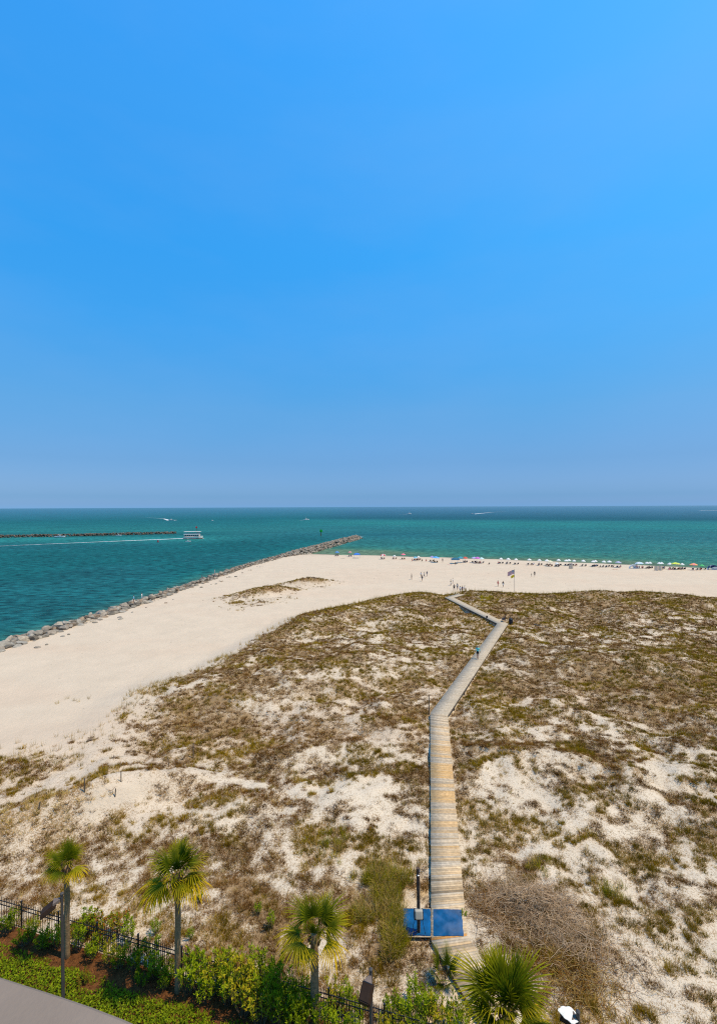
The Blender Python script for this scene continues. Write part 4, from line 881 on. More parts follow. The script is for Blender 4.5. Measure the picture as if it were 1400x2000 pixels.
def daymark(px, d, ztop, w, col, label, shape='square'):
    p = at_d(px, 1040, d); p.z = 0; o = tag(empty('channel_marker', p), label, 'marker', 'channel markers')
    m = MB(); m.tube([(0, 0, -3), (0, 0, ztop)], [.32, .26], 8); m.build('pile', M_TIMBER, o)
    for a in (0, 90, 180, 270):
        m = MB(); q = Matrix.Rotation(R(a + 12), 3, 'Z')
        if shape == 'square': m.box(q @ Vector((0, -.36, ztop - w / 2 + .3)), (w, .06, w), rz=R(a + 12))
        else:
            V = [q @ Vector(v) for v in [(-w / 2, -.36, ztop - w * .6), (w / 2, -.36, ztop - w * .6), (0, -.36, ztop + w * .35), (-w / 2, -.42, ztop - w * .6), (w / 2, -.42, ztop - w * .6), (0, -.42, ztop + w * .35)]]; m.add(V, [(0, 1, 2), (5, 4, 3), (0, 3, 4, 1), (1, 4, 5, 2), (2, 5, 3, 0)])
        m.build('board', paint(col), o)
    m = MB(); m.lathe([(.16, 0), (.16, .25), (.08, .34)], 8, (0, 0, ztop + .3)); m.build('lantern', paint((.03, .03, .03)), o)
daymark(627, 372, 4.9, 2.0, (.01, .42, .05), 'green square channel marker on a dark pile off the jetty')
daymark(384, 440, 5.2, 2.1, (.42, .03, .03), 'dark red channel marker rising behind the tour boat', 'tri')
bp_ = at_z(309, 1059, 0); o = tag(empty('channel_buoy', bp_), 'small dark red buoy floating left of the tour boat', 'buoy')
m = MB(); m.lathe([(.5, -.3), (.72, .0), (.72, .35), (.4, .5)], 12); m.build('float', paint((.2, .03, .04)), o, True); m = MB(); m.lathe([(.4, .5), (.34, 1.2), (.16, 1.75), (.05, 1.8)], 10); m.build('cone', paint((.22, .03, .05)), o, True)
def foam_material():
    m = bpy.data.materials.new('foam'); m.use_nodes = True; nt = m.node_tree; n = nt.nodes; l = nt.links; b = n['Principled BSDF']; b.inputs['Base Color'].default_value = (.78, .80, .80, 1); b.inputs['Roughness'].default_value = .8
    at = n.new('ShaderNodeAttribute'); at.attribute_name = 'cover'; tc = n.new('ShaderNodeTexCoord'); no = n.new('ShaderNodeTexNoise'); no.inputs['Scale'].default_value = .5; no.inputs['Detail'].default_value = 6; no.inputs['Roughness'].default_value = .7; l.new(tc.outputs['Object'], no.inputs['Vector'])
    ad = n.new('ShaderNodeMath'); ad.operation = 'ADD'; l.new(at.outputs['Fac'], ad.inputs[0]); l.new(no.outputs['Fac'], ad.inputs[1]); mr = n.new('ShaderNodeMapRange'); mr.inputs[1].default_value = .88; mr.inputs[2].default_value = 1.25; l.new(ad.outputs[0], mr.inputs[0])
    l.new(mr.outputs[0], b.inputs['Alpha']); return m
M_FOAM = foam_material()
def wake(pts, w0, w1, c0, c1, label, z=.05):
    P = [at_z(a, b, z) for a, b in pts]; n = 60; V, C = [], []
    for k in range(n + 1):
        t = k / n * (len(P) - 1); i = min(int(t), len(P) - 2); p = P[i].lerp(P[i + 1], t - i); d = (P[i + 1] - P[i]).normalized(); nn = Vector((d.y, -d.x, 0)); w = w0 + (w1 - w0) * k / n; c = c0 + (c1 - c0) * k / n
        for q in (-1, -.4, .4, 1): V.append(tuple(p + nn * (q * w / 2))); C.append(c - (.5 if abs(q) == 1 else 0))
    Fc = [(4 * k + j, 4 * k + j + 1, 4 * k + j + 5, 4 * k + j + 4) for k in range(n) for j in range(3)]
    o = obj('wake_foam', np_mesh('wake_foam', np.array(V), np.array(Fc), M_FOAM, attrs={'cover': np.array(C)})); tag(o, label, None, kind='stuff')
wake([(362, 1051.5), (200, 1058), (0, 1066.5), (-250, 1078)], 5.5, 4.5, .75, .36, 'long white wake streaming left behind the tour boat')
wake([(330, 1016.2), (320, 1013), (250, 1008)], 9, 10, .8, .2, 'spray and wake of the distant speedboat'); wake([(338, 1016.3), (346, 1015.6)], 7, 3, .9, .6, 'bow spray of the speedboat')
wake([(925, 1004), (960, 1000.5), (1010, 997.8)], 16, 26, .7, .25, 'wake behind the boat near the horizon'); wake([(795, 1004.3), (782, 1004.6), (770, 1003)], 14, 14, .6, .2, 'wake of the boat right of centre')
wake([(1365, 997.6), (1400, 997), (1460, 996)], 34, 30, .62, .5, 'thin white wake at the right edge of the sea'); wake([(660, 1034), (700, 1029.5), (735, 1025.6), (782, 1026)], 4, 6, .12, .42, 'faint curved wake beyond the jetty head')
wake([(592, 1016), (580, 1016.6)], 5, 3, .6, .3, 'small wake of the fishing boat'); wake([(392, 1052), (399, 1051)], 4, 2, .8, .5, 'bow wave of the tour boat')
# swash on the beach: a thin broken line of foam where the water ends
xs_ = np.linspace(-14, 420, 400); V, C = [], []
for x in xs_:
    ys = np.linspace(40, 240, 400); s_ = shore_s(np.full(400, x), ys); y = float(np.interp(0, -s_[::1], ys)) if s_[0] > 0 else 170
    for q, c in ((0.3, -.5), (1.6, .22), (3.2, -.5)): V.append((x, y + q + 1.0 * math.sin(x * .11) + .6 * math.sin(x * .37), .03 + .012 * q)); C.append(c - .22 * math.sin(x * .23) ** 2)
n = len(xs_); Fc = [(3 * k + j, 3 * k + 3 + j, 3 * k + 4 + j, 3 * k + 1 + j) for k in range(n - 1) for j in range(2)]
tag(obj('swash_foam', np_mesh('swash_foam', np.array(V), np.array(Fc), M_FOAM, attrs={'cover': np.array(C)})), 'thin line of foam along the water edge', None, kind='stuff')
o = tag(obj('jetty_foam', np_mesh('jetty_foam', np.array([tuple(at_z(a, b, .05)) for a, b in [(632, 1078), (660, 1074), (664, 1079), (640, 1082), (700, 1047), (722, 1046), (724, 1049), (700, 1051)]]), np.array([(0, 1, 2, 3), (4, 5, 6, 7)]), M_FOAM, attrs={'cover': np.array([.4, .1, .05, .3, .5, .2, .1, .3])})), 'broken foam against the jetty rocks', None, kind='stuff')

# ------------------------------------------------------------------ dune growth
M_GRASS = mat('dune_growth', (.2, .14, .05), .9, .1, tint=True, trans=.22)
TINTS = {'brown': [(.175, .080, .012), (.130, .056, .008), (.25, .128, .026), (.090, .038, .006), (.19, .080, .012)], 'olive': [(.29, .172, .005), (.22, .136, .004), (.36, .232, .010), (.165, .108, .003)],
         'tan': [(.54, .36, .11), (.45, .285, .07), (.60, .43, .16)], 'green': [(.18, .21, .006), (.24, .25, .008), (.13, .17, .005)], 'grey': [(.38, .26, .155), (.29, .19, .105), (.45, .33, .21)], 'dark': [(.075, .038, .008), (.11, .062, .014), (.065, .050, .005)]}
TA = {k: np.array(v) for k, v in TINTS.items()}
def blades(x, y, z, nb, hgt, spread, width, lean, col, bend=False, jitter=.22):
    """tufts: every argument per tuft (col n,3); returns verts, faces, tint"""
    n = len(x); idx = np.repeat(np.arange(n), nb); m = len(idx)
    ang = rng.uniform(0, 2 * np.pi, m); r_ = spread[idx] * np.sqrt(rng.uniform(0, 1, m)); bx, by = x[idx] + r_ * np.cos(ang), y[idx] + r_ * np.sin(ang); bz = z[idx]
    la = ang + rng.normal(0, .8, m); ln = lean[idx] * rng.uniform(.15, 1.3, m); h = hgt[idx] * rng.uniform(.45, 1.15, m)
    tx, ty = bx + np.cos(la) * h * ln, by + np.sin(la) * h * ln; tz = bz + h / np.sqrt(1 + .5 * ln ** 2)
    wa = rng.uniform(0, np.pi, m); w = width[idx] * rng.uniform(.6, 1.3, m) / 2; wx, wy = np.cos(wa) * w, np.sin(wa) * w
    c = col[idx] * rng.uniform(1 - jitter, 1 + jitter, (m, 1)) * rng.uniform(.93, 1.07, (m, 3))
    if not bend:
        V = np.stack([np.stack([bx - wx, by - wy, bz - .03], 1), np.stack([bx + wx, by + wy, bz - .03], 1), np.stack([tx, ty, tz], 1)], 1).reshape(-1, 3)
        return V, np.arange(3 * m).reshape(-1, 3), np.repeat(c, 3, 0)
    mx_, my_ = bx + (tx - bx) * .38, by + (ty - by) * .38; mz = bz + (tz - bz) * .72
    V = np.stack([np.stack([bx - wx, by - wy, bz - .03], 1), np.stack([bx + wx, by + wy, bz - .03], 1), np.stack([mx_ + wx * .8, my_ + wy * .8, mz], 1), np.stack([mx_ - wx * .8, my_ - wy * .8, mz], 1), np.stack([tx, ty, tz], 1)], 1).reshape(-1, 3)
    b = 5 * np.arange(m)[:, None]; Fc = np.concatenate([b + [0, 1, 2], b + [0, 2, 3], b + [3, 2, 4]], 1).reshape(-1, 3)
    return V, Fc, np.repeat(c, 5, 0)
class Heap:
    def __init__(s): s.V, s.F, s.T, s.o = [], [], [], 0
    def add(s, vft): v, f, t = vft; s.V.append(v); s.F.append(f + s.o); s.T.append(t); s.o += len(v)
    def build(s, name, mt, label, shift=None):
        o = obj(name, np_mesh(name, np.vstack(s.V), np.vstack(s.F), mt, np.vstack(s.T))); return tag(o, label, None, kind='stuff')
def pick(name, n): return TA[name][rng.integers(0, len(TA[name]), n)]
def scatter(d0, d1, per, margin=1.12):
    area = .78 * (d1 * d1 - d0 * d0) * 1.0 * margin; n = int(area * per)
    d = np.sqrt(rng.uniform(d0 * d0, d1 * d1, n)); x = d * rng.uniform(-.78 * margin, .78 * margin, n); return x, d
hp = Heap()
for d0, d1, per, nb, wd, hs in [(17.5, 30, 30, 44, .016, .9), (30, 42, 25, 36, .020, .95), (42, 70, 17, 23, .030, 1.0), (70, 142, 11.5, 12, .060, 1.15)]:
    x, y = scatter(d0, d1, per); z = height(x, y); den, hue = veg(x, y, z); cl = clump(x, y); den = np.where(den > .08, np.minimum(1, den * np.where(y > 45, 1.08, .98) + .03), den)
    ok = (y > fence_y(x) + .25) & (rng.uniform(0, 1, len(x)) < np.clip(sstep(1 - den - .16, 1 - den + .10, cl) * .97 + den * .05, 0, 1) * (den > .02))
    x, y, z, den, hue, cl = [q[ok] for q in (x, y, z, den, hue, cl)]; n = len(x)
    gp = fbm(x / 3.2, y / 2.4, 141, 3); kind = np.where(np.clip((gp - .5) * 3.2 + .5, 0, 1) + rng.normal(0, .16, n) < hue * .78, 1, 0); kind = np.where(rng.uniform(0, 1, n) < .09, 2, kind); kind = np.where((rng.uniform(0, 1, n) < .07) & (kind == 0), 3, kind)
    tanb = (.75 * gauss(x, y, -22.5, 30.5, 7, 1.5, .55) > rng.uniform(.1, 1, n)); kind = np.where(tanb, 2, kind)
    for k, (nm, h0, sp, le, q) in enumerate([('brown', .17, .17, 1.15, 1.0), ('olive', .25, .14, .65, .9), ('tan', .25, .13, .7, .6), ('grey', .17, .18, 1.3, .7)]):
        s_ = kind == k; c = s_.sum()
        if not c: continue
        one = np.ones(c); hv = h0 * hs * rng.uniform(.6, 1.45, c) * (.75 + .5 * cl[s_])
        hp.add(blades(x[s_], y[s_], z[s_], max(5, int(nb * q)), hv, sp * one * hs, wd * one * rng.uniform(.8, 1.3, c), le * one, pick(nm, c) * (.62 + .85 * fbm(x[s_] / 2.8, y[s_] / 2.2, 181, 3))[:, None]))
    # small dark crumbs, seedlings and dead bits scattered over the open sand between
    x, y = scatter(d0, d1, per * 1.1); z = height(x, y); den, hue = veg(x, y, z)
    ok = (y > fence_y(x) + .25) & (den > .06) & (rng.uniform(0, 1, len(x)) < .25 + .5 * den * clump(x * 1.7, y * 1.7)); x, y, z = x[ok], y[ok], z[ok]; n = len(x); one = np.ones(n)
    hp.add(blades(x, y, z, 4, .08 * one * rng.uniform(.5, 1.6, n), .055 * one, wd * 1.15 * one, 1.5 * one, np.where(rng.uniform(0, 1, (n, 1)) < .75, pick('dark', n), pick('olive', n))))
# sea oats standing up along the crests and at the left edge of the dunes
x, y = scatter(38, 125, 1.4); d, a = crest_dist(x, y); ok = (d > -3.0) & (d < 1.2) & (rng.uniform(0, 1, len(x)) < .5); x, y = x[ok], y[ok]; z = height(x, y); n = len(x); one = np.ones(n); wd = np.clip(y * .00045, .016, .05)
hp.add(blades(x, y, z, 5, .95 * one, .14 * one, wd, .3 * one, pick('tan', n)))
hp.add(blades(x, y, z, 7, .5 * one, .16 * one, wd * 1.1, .7 * one, pick('olive', n)))
for px, py, n in [(440, 1284, 26), (425, 1290, 14), (248, 1383, 16), (288, 1352, 30), (300, 1345, 20), (156, 1368, 5), (467, 1192, 8), (20, 1490, 22), (65, 1495, 16), (135, 1485, 26), (215, 1505, 14), (340, 1330, 22), (320, 1338, 16)]:
    p = ground(px, py); x = p.x + rng.normal(0, .9, n); y = p.y + rng.normal(0, .6, n); z = height(x, y); one = np.ones(n); hp.add(blades(x, y, z, 16, .5 * one, .2 * one, .024 * one, .6 * one, np.where(rng.uniform(0, 1, (n, 1)) < .6, pick('olive', n), pick('tan', n))))
n = 420; x = rng.uniform(-45, 60, n); y = rng.uniform(38, 190, n); ok = (shore_s(x, y) > 10) & (x > jet_x(y) + 6); x, y = x[ok], y[ok]; n = len(x); one = np.ones(n)
hp.add(blades(x, y, height(x, y), 4, .09 * one, .10 * one, .0009 * y, 2.0 * one, pick('dark', n)))
hp.build('dune_grass', M_GRASS, 'brown and olive scrub and grasses growing over the dunes')
# the tall green grass clump beside the shower, and yellow flowers by the boardwalk's end
hp = Heap()
for px, py, sx, sy, n in [(757, 1740, .75, .85, 95), (768, 1795, .45, .8, 80), (742, 1775, .5, .7, 40), (773, 1838, .42, .6, 80), (764, 1858, .38, .45, 50), (640, 1650, 1.3, .9, 40), (735, 1720, .9, .6, 60), (705, 1790, .5, .5, 30), (1045, 1692, .9, .6, 26), (1190, 1745, .8, .6, 34), (780, 1720, .5, .4, 40)]:
    p = ground(px, py); x = p.x + rng.normal(0, sx * .6, n); y = p.y + rng.normal(0, sy * .6, n); z = height(x, y); one = np.ones(n); hp.add(blades(x, y, z, 30, [.62 if px > 690 and px < 800 else .42][0] * one * rng.uniform(.7, 1.3, n), .15 * one, .016 * one, .75 * one, np.where(rng.uniform(0, 1, (n, 1)) < .62, pick('olive', n) * .6 + pick('green', n) * .6, pick('tan', n) * .8), True))
hp.build('tall_grass', M_GRASS, 'tall olive green grass clump left of the shower mats')
hp = Heap(); p = ground(948, 1168); n = 60; x = p.x + rng.normal(0, 1.3, n); y = p.y + rng.normal(0, 1.2, n); one = np.ones(n); hp.add(blades(x, y, height(x, y), 14, .45 * one, .3 * one, .09 * one, .6 * one, np.where(rng.uniform(0, 1, (n, 1)) < .7, np.array([[.62, .47, .03]]), pick('olive', n))))
hp.build('dune_flowers', M_GRASS, 'patch of yellow flowers on the dune right of the boardwalk end')
# heap of cut brushwood: tangled grey twigs
def twigs(n, cx, cy, ra, rb, an, hmax, cols, L=(.5, 1.5), w=.013):
    u = rng.normal(0, .5, (n, 2)); c, s_ = math.cos(an), math.sin(an); x = cx + u[:, 0] * ra * c - u[:, 1] * rb * s_; y = cy + u[:, 0] * ra * s_ + u[:, 1] * rb * c
    lump = .1 + 1.8 * fbm(x / 1.0, y / 1.0, 151, 3); top = hmax * np.exp(-(u ** 2).sum(1) * 1.3) * lump; z0 = height(x, y) + top * rng.uniform(.05, 1, n)
    a = rng.uniform(0, 2 * np.pi, n) ; ln = rng.uniform(*L, n); cur = rng.normal(0, .9, n); k = 5; P = []
    px_, py_, pz = x.copy(), y.copy(), z0.copy()
    for j in range(k):
        P.append(np.stack([px_, py_, pz], 1)); a = a + cur / k; px_ = px_ + np.cos(a) * ln / k; py_ = py_ + np.sin(a) * ln / k; pz = np.maximum(pz + rng.normal(.02, .07, n), height(px_, py_) + .01)
    V, Fc = [], []
    wv = w * rng.uniform(.5, 1.5, n); col = cols[rng.integers(0, len(cols), n)] * rng.uniform(.75, 1.25, (n, 1))
    for j in range(k):
        d = P[min(j + 1, k - 1)] - P[max(j - 1, 0)]; nn = np.stack([-d[:, 1], d[:, 0], 0 * d[:, 0]], 1); nn /= np.linalg.norm(nn, axis=1, keepdims=True) + 1e-9; q = wv[:, None] * (1 - .7 * j / (k - 1)); up = np.array([0, 0, 1.0]) * q
        V += [P[j] - nn * q, P[j] + nn * q, P[j] + up * 1.2]
    V = np.stack(V, 1).reshape(-1, 3); b = (3 * k) * np.arange(n)[:, None]; fs = []
    for j in range(k - 1):
        for r0, r1 in ((0, 2), (2, 1)):
            A, B, C, D = 3 * j + r0, 3 * j + r1, 3 * j + 3 + r1, 3 * j + 3 + r0; fs += [b + [A, B, C], b + [A, C, D]]
    return V, np.concatenate(fs, 1).reshape(-1, 3), np.repeat(col, 3 * k, 0)
hp = Heap(); bp1 = ground(1030, 1770); bp2 = ground(1100, 1830); bp3 = ground(960, 1775); bp4 = ground(1120, 1910)
GREYT = np.vstack([TA['grey'] * 1.15, [[.44, .34, .24], [.27, .18, .10], [.17, .10, .05]]])
hp.add(twigs(1900, bp1.x, bp1.y, 2.7, 1.9, -.25, .7, GREYT, w=.0085)); hp.add(twigs(1250, bp2.x, bp2.y, 2.6, 1.9, -.3, .5, GREYT, w=.0085)); hp.add(twigs(700, bp3.x, bp3.y, 1.5, 1.5, 0, .4, np.vstack([TA['brown'], TA['grey']]), w=.008)); hp.add(twigs(1300, bp4.x, bp4.y, 2.5, 2.0, -.4, .12, np.vstack([TA['brown'] * 1.3, TA['tan'] * .8]), w=.007))
for cx, cy, ra, rb, n in [(bp1.x, bp1.y, 3.0, 2.1, 650), (bp2.x, bp2.y, 2.9, 2.2, 480), (bp4.x, bp4.y, 2.8, 2.2, 300)]:
    x = cx + rng.normal(0, .5 * ra, n); y = cy + rng.normal(0, .5 * rb, n); one = np.ones(n); hp.add(blades(x, y, height(x, y), 14, .2 * one, .22 * one, .016 * one, 1.2 * one, np.where(rng.uniform(0, 1, (n, 1)) < .8, pick('brown', n), pick('dark', n))))
hp.build('brushwood', M_GRASS, 'heap of dead grey brushwood right of the shower mats')

# ------------------------------------------------------------------ planting strip by the building
M_MULCH = mat('mulch', (.105, .042, .014), .95, .1, var=.5, vscale=9, bump=1.0, bscale=18)
mx_ = np.arange(-26, 8, .14)
def mulch_sheet():
    V, idx = [], {}
    ts = np.linspace(0, 1, 26); X, T = np.meshgrid(mx_, ts); X = X.ravel(); T = T.ravel(); y0 = fence_y(X) - .05; Y = y0 - T * 2.6
    Z = 1.505 + .10 * fbm(X * 2, Y * 2, 161, 4) + .05 * fbm(X * 7, Y * 7, 163, 2) - .12 * (T > .97); n = len(mx_); i = (np.arange(n - 1)[None, :] + n * np.arange(25)[:, None]).ravel()
    return np_mesh('mulch_bed', np.stack([X, Y, Z], 1), np.stack([i, i + n, i + n + 1, i + 1], 1), M_MULCH, smooth=True)
struct(obj('mulch_bed', mulch_sheet()), 'strip of red-brown mulch along the inside of the fence')
hp = Heap(); n = 9000; x = rng.uniform(-22, 5, n); y = fence_y(x) - rng.uniform(0, 2.5, n); one = np.ones(n); z = 1.6 + .06 * rng.uniform(0, 1, n)
hp.add(blades(x, y, z - .03, 2, .06 * one, .03 * one, .03 * one, 2.5 * one, np.array([(.20, .075, .02), (.13, .05, .016), (.32, .12, .03), (.07, .03, .012)])[rng.integers(0, 4, n)])); hp.build('mulch_chips', M_GRASS, 'loose red-brown mulch chips inside the fence')
# low leafy ground cover between the mulch and the building
M_LEAF = mat('green_leaf', (.08, .2, .02), .7, .08, tint=True, trans=.35)
LEAFG = np.array([(.155, .215, .005), (.20, .26, .006), (.10, .145, .004), (.25, .30, .007), (.16, .18, .005)])
def leaves(x, y, z, L, W, col, up=.5):
    n = len(x); a = rng.uniform(0, 2 * np.pi, n); e = rng.normal(up, .45, n); d = np.stack([np.cos(a) * np.cos(e), np.sin(a) * np.cos(e), np.sin(e)], 1); s_ = np.stack([-np.sin(a), np.cos(a), rng.normal(0, .35, n)], 1); p = np.stack([x, y, z], 1)
    V = np.stack([p, p + d * (L * .5)[:, None] + s_ * (W / 2)[:, None], p + d * L[:, None], p + d * (L * .5)[:, None] - s_ * (W / 2)[:, None]], 1).reshape(-1, 4, 3).reshape(-1, 3); b = 4 * np.arange(n)[:, None]
    return V, np.concatenate([b + [0, 1, 2], b + [0, 2, 3]], 1).reshape(-1, 3), np.repeat(col * rng.uniform(.75, 1.25, (n, 1)), 4, 0)
def cover_h(x, y): return .10 + .42 * fbm(x / 1.1, y / 1.1, 171, 3) * sstep(.0, .5, fence_y(x) - 1.15 - y + .9 * (fbm(x / 1.7, y / 1.7, 173, 2) - .5))
n = 80000; x = rng.uniform(-22, 3, n); y = fence_y(x) - rng.uniform(1.0, 7.5, n) ; edge = fence_y(x) - 1.15 - y + 1.7 * (fbm(x / 1.5, y / 1.5, 173, 3) - .5); ok = (edge > 0) & (fbm(x / 1.2, y / 1.2, 177, 2) > .2); x, y = x[ok], y[ok]; n = len(x)
hp = Heap(); ch_ = cover_h(x, y); hp.add(leaves(x, y, 1.5 + ch_ * rng.uniform(.35, 1, n), rng.uniform(.08, .15, n), rng.uniform(.04, .07, n), LEAFG[rng.integers(0, 5, n)], .35)); hp.build('ground_cover', M_LEAF, 'thick green ground cover plants at lower left')
m = sheet('planting_soil', np.arange(-30, 10, .5), np.arange(8, 25, .5), lambda x, y: np.where(y < fence_y(x) - 2.0, 1.508, 1.40), mat('soil', (.05, .032, .02), .95, .1, var=.3)); struct(obj('planting_soil', m), 'dark soil under the ground cover')

# fence of black metal pickets
M_IRON = mat('black_iron', (.012, .012, .014), .45, .5)
fa = Vector((-20.0, fence_y(-20.0), 1.5)); fb2 = Vector((5.2, fence_y(5.2), 1.5)); fd = (fb2 - fa); FL = fd.length; rz_f = math.atan2(fd.y, fd.x)
fe = tag(empty('picket_fence', fa, rz_f), 'black metal picket fence running through the shrubs at the bottom', 'fence')
m = MB(); m.box((0, 0, .70), (.019, .019, 1.32)); m.add([(-.0095, -.0095, 1.36), (.0095, -.0095, 1.36), (.0095, .0095, 1.36), (-.0095, .0095, 1.36), (0, 0, 1.42)], [(0, 1, 4), (1, 2, 4), (2, 3, 4), (3, 0, 4)]); PK = m.mesh('picket', M_IRON)
npk = int(FL / .115)
for k in range(npk):
    if (k + 1) % 21 == 0: continue
    obj('picket', PK, fe, ((k + 1) * .115, 0, 0))
m = MB(); m.box((0, 0, .70), (.06, .06, 1.5)); m.box((0, 0, 1.47), (.075, .075, .04)); PST = m.mesh('post', M_IRON)
for k in range(npk // 21 + 1): obj('post', PST, fe, (k * 21 * .115, 0, 0))
for z in (.14, 1.02, 1.22): m = MB(); m.box((FL / 2, -.022, z), (FL, .022, .034)); m.build('rail', M_IRON, fe)

# lamps
M_LAMPPOLE = mat('bronze_pole', (.055, .048, .045), .5, .4, var=.15, vscale=4); M_LAMPHEAD = mat('bronze_head', (.030, .017, .010), .6, .15, var=.2, vscale=6); M_LAMPARM = mat('bronze_arm', (.15, .115, .095), .6, .2, var=.15, vscale=6); M_STAIN = mat('white_droppings', (.72, .71, .66), .9, .1, var=.12, vscale=9, bump=.8, bscale=30)
def lamp(px, pyt, d, head_rz, tilt, label, lean=0.0, white=False, reach=.5):
    tp_ = at_d(px, pyt, d); zb = 1.5; o = tag(empty('area_lamp', Vector((tp_.x, d, zb))), label, 'lamp', 'area lamps by the building'); H = tp_.z - zb
    m = MB(); m.tube([(lean * H, 0, 0), (0, 0, H)], [.085, .065], 4 if not white else 8); m.build('pole', M_LAMPPOLE, o); m = MB(); m.lathe([(.14, 0), (.14, .12), (.10, .16)], 10, (lean * H, 0, 0)); m.build('base_cover', M_LAMPPOLE, o)
    m = MB(); m.lathe([(.075, 0), (.075, .05), (.03, .09)], 8, (0, 0, H)); m.build('cap', M_LAMPPOLE, o)
    q = Matrix.Rotation(head_rz, 3, 'Z'); c = q @ Vector((reach, 0, 0)) + Vector((0, 0, H - .30 - (.12 if tilt > .2 else 0))); m = MB(); m.add([q @ Vector(v) + Vector((0, 0, H)) for v in [(.05, -.05, -.14), (.05, .05, -.14), (reach * .62, .17, -.17), (reach * .62, -.17, -.17), (.05, -.05, -.26), (.05, .05, -.26), (reach * .62, .17, -.27), (reach * .62, -.17, -.27)]], [(0, 1, 2, 3), (7, 6, 5, 4), (0, 4, 5, 1), (1, 5, 6, 2), (2, 6, 7, 3), (3, 7, 4, 0)]); m.build('arm', M_LAMPARM, o)
    M = q @ Matrix.Rotation(tilt, 3, 'Y'); bm = bmesh.new(); bmesh.ops.create_cube(bm, size=1); bmesh.ops.scale(bm, vec=(.66, .50, .17) if not white else (.52, .42, .14), verts=bm.verts)
    for v in bm.verts:
        if v.co.z > 0: v.co.x *= .72; v.co.y *= .78
    bmesh.ops.bevel(bm, geom=bm.edges[:], offset=.03, segments=2, affect='EDGES'); me = bpy.data.meshes.new('lamp_head'); bm.to_mesh(me); bm.free(); me.materials.append(M_LAMPHEAD); hd = obj('lamp_head', me, o, c); hd.rotation_euler = M.to_euler()
    m = MB(); m.box((0, 0, -.09), (.5, .36, .012)); ln_ = m.build('lens', mat('lamp_lens', (.05, .027, .014), .5, .2), hd)
    if white:
        bm = bmesh.new(); bmesh.ops.create_icosphere(bm, subdivisions=3, radius=1)
        for v in bm.verts:
            a = math.atan2(v.co.y, v.co.x); k = 1 + .10 * math.sin(3 * a + 1) + .07 * math.sin(7 * a) + random.uniform(-.03, .03); v.co = Vector((v.co.x * .29 * k, v.co.y * .24 * k, max(v.co.z, -.3) * .045 + .10))
        me = bpy.data.meshes.new('droppings_crust'); bm.to_mesh(me); bm.free(); me.materials.append(M_STAIN); obj('droppings_crust', me, hd)
lamp(121.5, 1747, 19.6, R(206), R(30), 'brown area lamp on a pole at lower left in front of the left palm', .008)
lamp(724, 1895, 17.2, R(246), R(42), 'brown area lamp on a pole right of the middle palm', .002, reach=.46)
lamp(1128, 1978, 15.0, R(150), R(-4), 'lamp crusted white with bird droppings at the bottom right of the big palm', 0, True, reach=.28)

# ------------------------------------------------------------------ palms
M_TRUNK = mat('palm_trunk', (.215, .14, .072), .95, .1, var=.3, vscale=7, bump=.8, bscale=14); M_BOOT = mat('palm_boots', (.16, .095, .045), .95, .1, var=.4, vscale=9); M_FROND = mat('palm_frond', (.1, .2, .03), .6, .10, tint=True, trans=.34)
def frond_mesh(c0, c1, droop, segs=26, span=108, lp=.50, ls=.86, seed=0):
    rs = random.Random(seed); V, Fc, T = [], [], []
    def quad(a, b, c, d, ca, cb):
        o = len(V); V.extend([a, b, c, d]); T.extend([ca, ca, cb, cb]); Fc.extend([(o, o + 1, o + 2), (o, o + 2, o + 3)])
    pc = (c0[0] * 1.3 + .04, c0[1] * 1.1 + .03, c0[2] + .01)
    for k in range(4):
        a, b = lp * k / 4, lp * (k + 1) / 4; z = lambda t: -.06 * (t / lp) ** 2
        for s_ in (-1, 1): quad((a, 0, z(a) + .006), (a, s_ * .016, z(a)), (b, s_ * .013, z(b)), (b, 0, z(b) + .006), pc, pc)
    hx, hz0 = lp, -.06
    for i in range(segs):
        t = i / (segs - 1) * 2 - 1; an = R(t * span) + rs.uniform(-.03, .03); Ls = ls * (1 - .30 * abs(t) ** 2) * rs.uniform(.88, 1.08); w = .060; n = 4; pts = []
        dr = droop * rs.uniform(.6, 1.4); fold = .10 * (1 if i % 2 else -1); bx = hx + .16 * (1 - abs(t))
        for k in range(n + 1):
            u = k / n; r_ = Ls * u; zz = hz0 + .10 * u * (1 - abs(t)) - .05 * abs(t) - dr * u ** 2.3 * Ls
            pts.append(Vector((bx + r_ * math.cos(an) * (1 - .12 * dr * u), r_ * math.sin(an) * (1 - .12 * dr * u), zz)))
        side = Vector((-math.sin(an), math.cos(an), fold))
        for k in range(n):
            u0, u1 = k / n, (k + 1) / n; w0, w1 = [w * (.45 + 1.1 * u) * (1 - u ** 1.7) + .004 for u in (u0, u1)]
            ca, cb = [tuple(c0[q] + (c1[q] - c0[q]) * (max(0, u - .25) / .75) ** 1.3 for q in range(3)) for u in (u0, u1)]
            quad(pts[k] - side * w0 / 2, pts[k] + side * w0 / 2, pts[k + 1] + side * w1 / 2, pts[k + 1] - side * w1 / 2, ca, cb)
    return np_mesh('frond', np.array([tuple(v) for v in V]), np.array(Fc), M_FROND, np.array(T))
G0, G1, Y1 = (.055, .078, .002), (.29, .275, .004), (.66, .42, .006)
FR = {'young': [frond_mesh(G0, G1, .12, seed=1, span=105), frond_mesh(G0, (.31, .30, .005), .18, seed=2, span=100)], 'mid': [frond_mesh(G0, (.31, .29, .005), .34, seed=3), frond_mesh((.075, .095, .003), (.50, .38, .006), .5, seed=4)], 'old': [frond_mesh((.24, .22, .005), (.72, .46, .006), .6, seed=5, span=105), frond_mesh((.40, .30, .006), (.78, .46, .006), .7, seed=6, span=105)]}
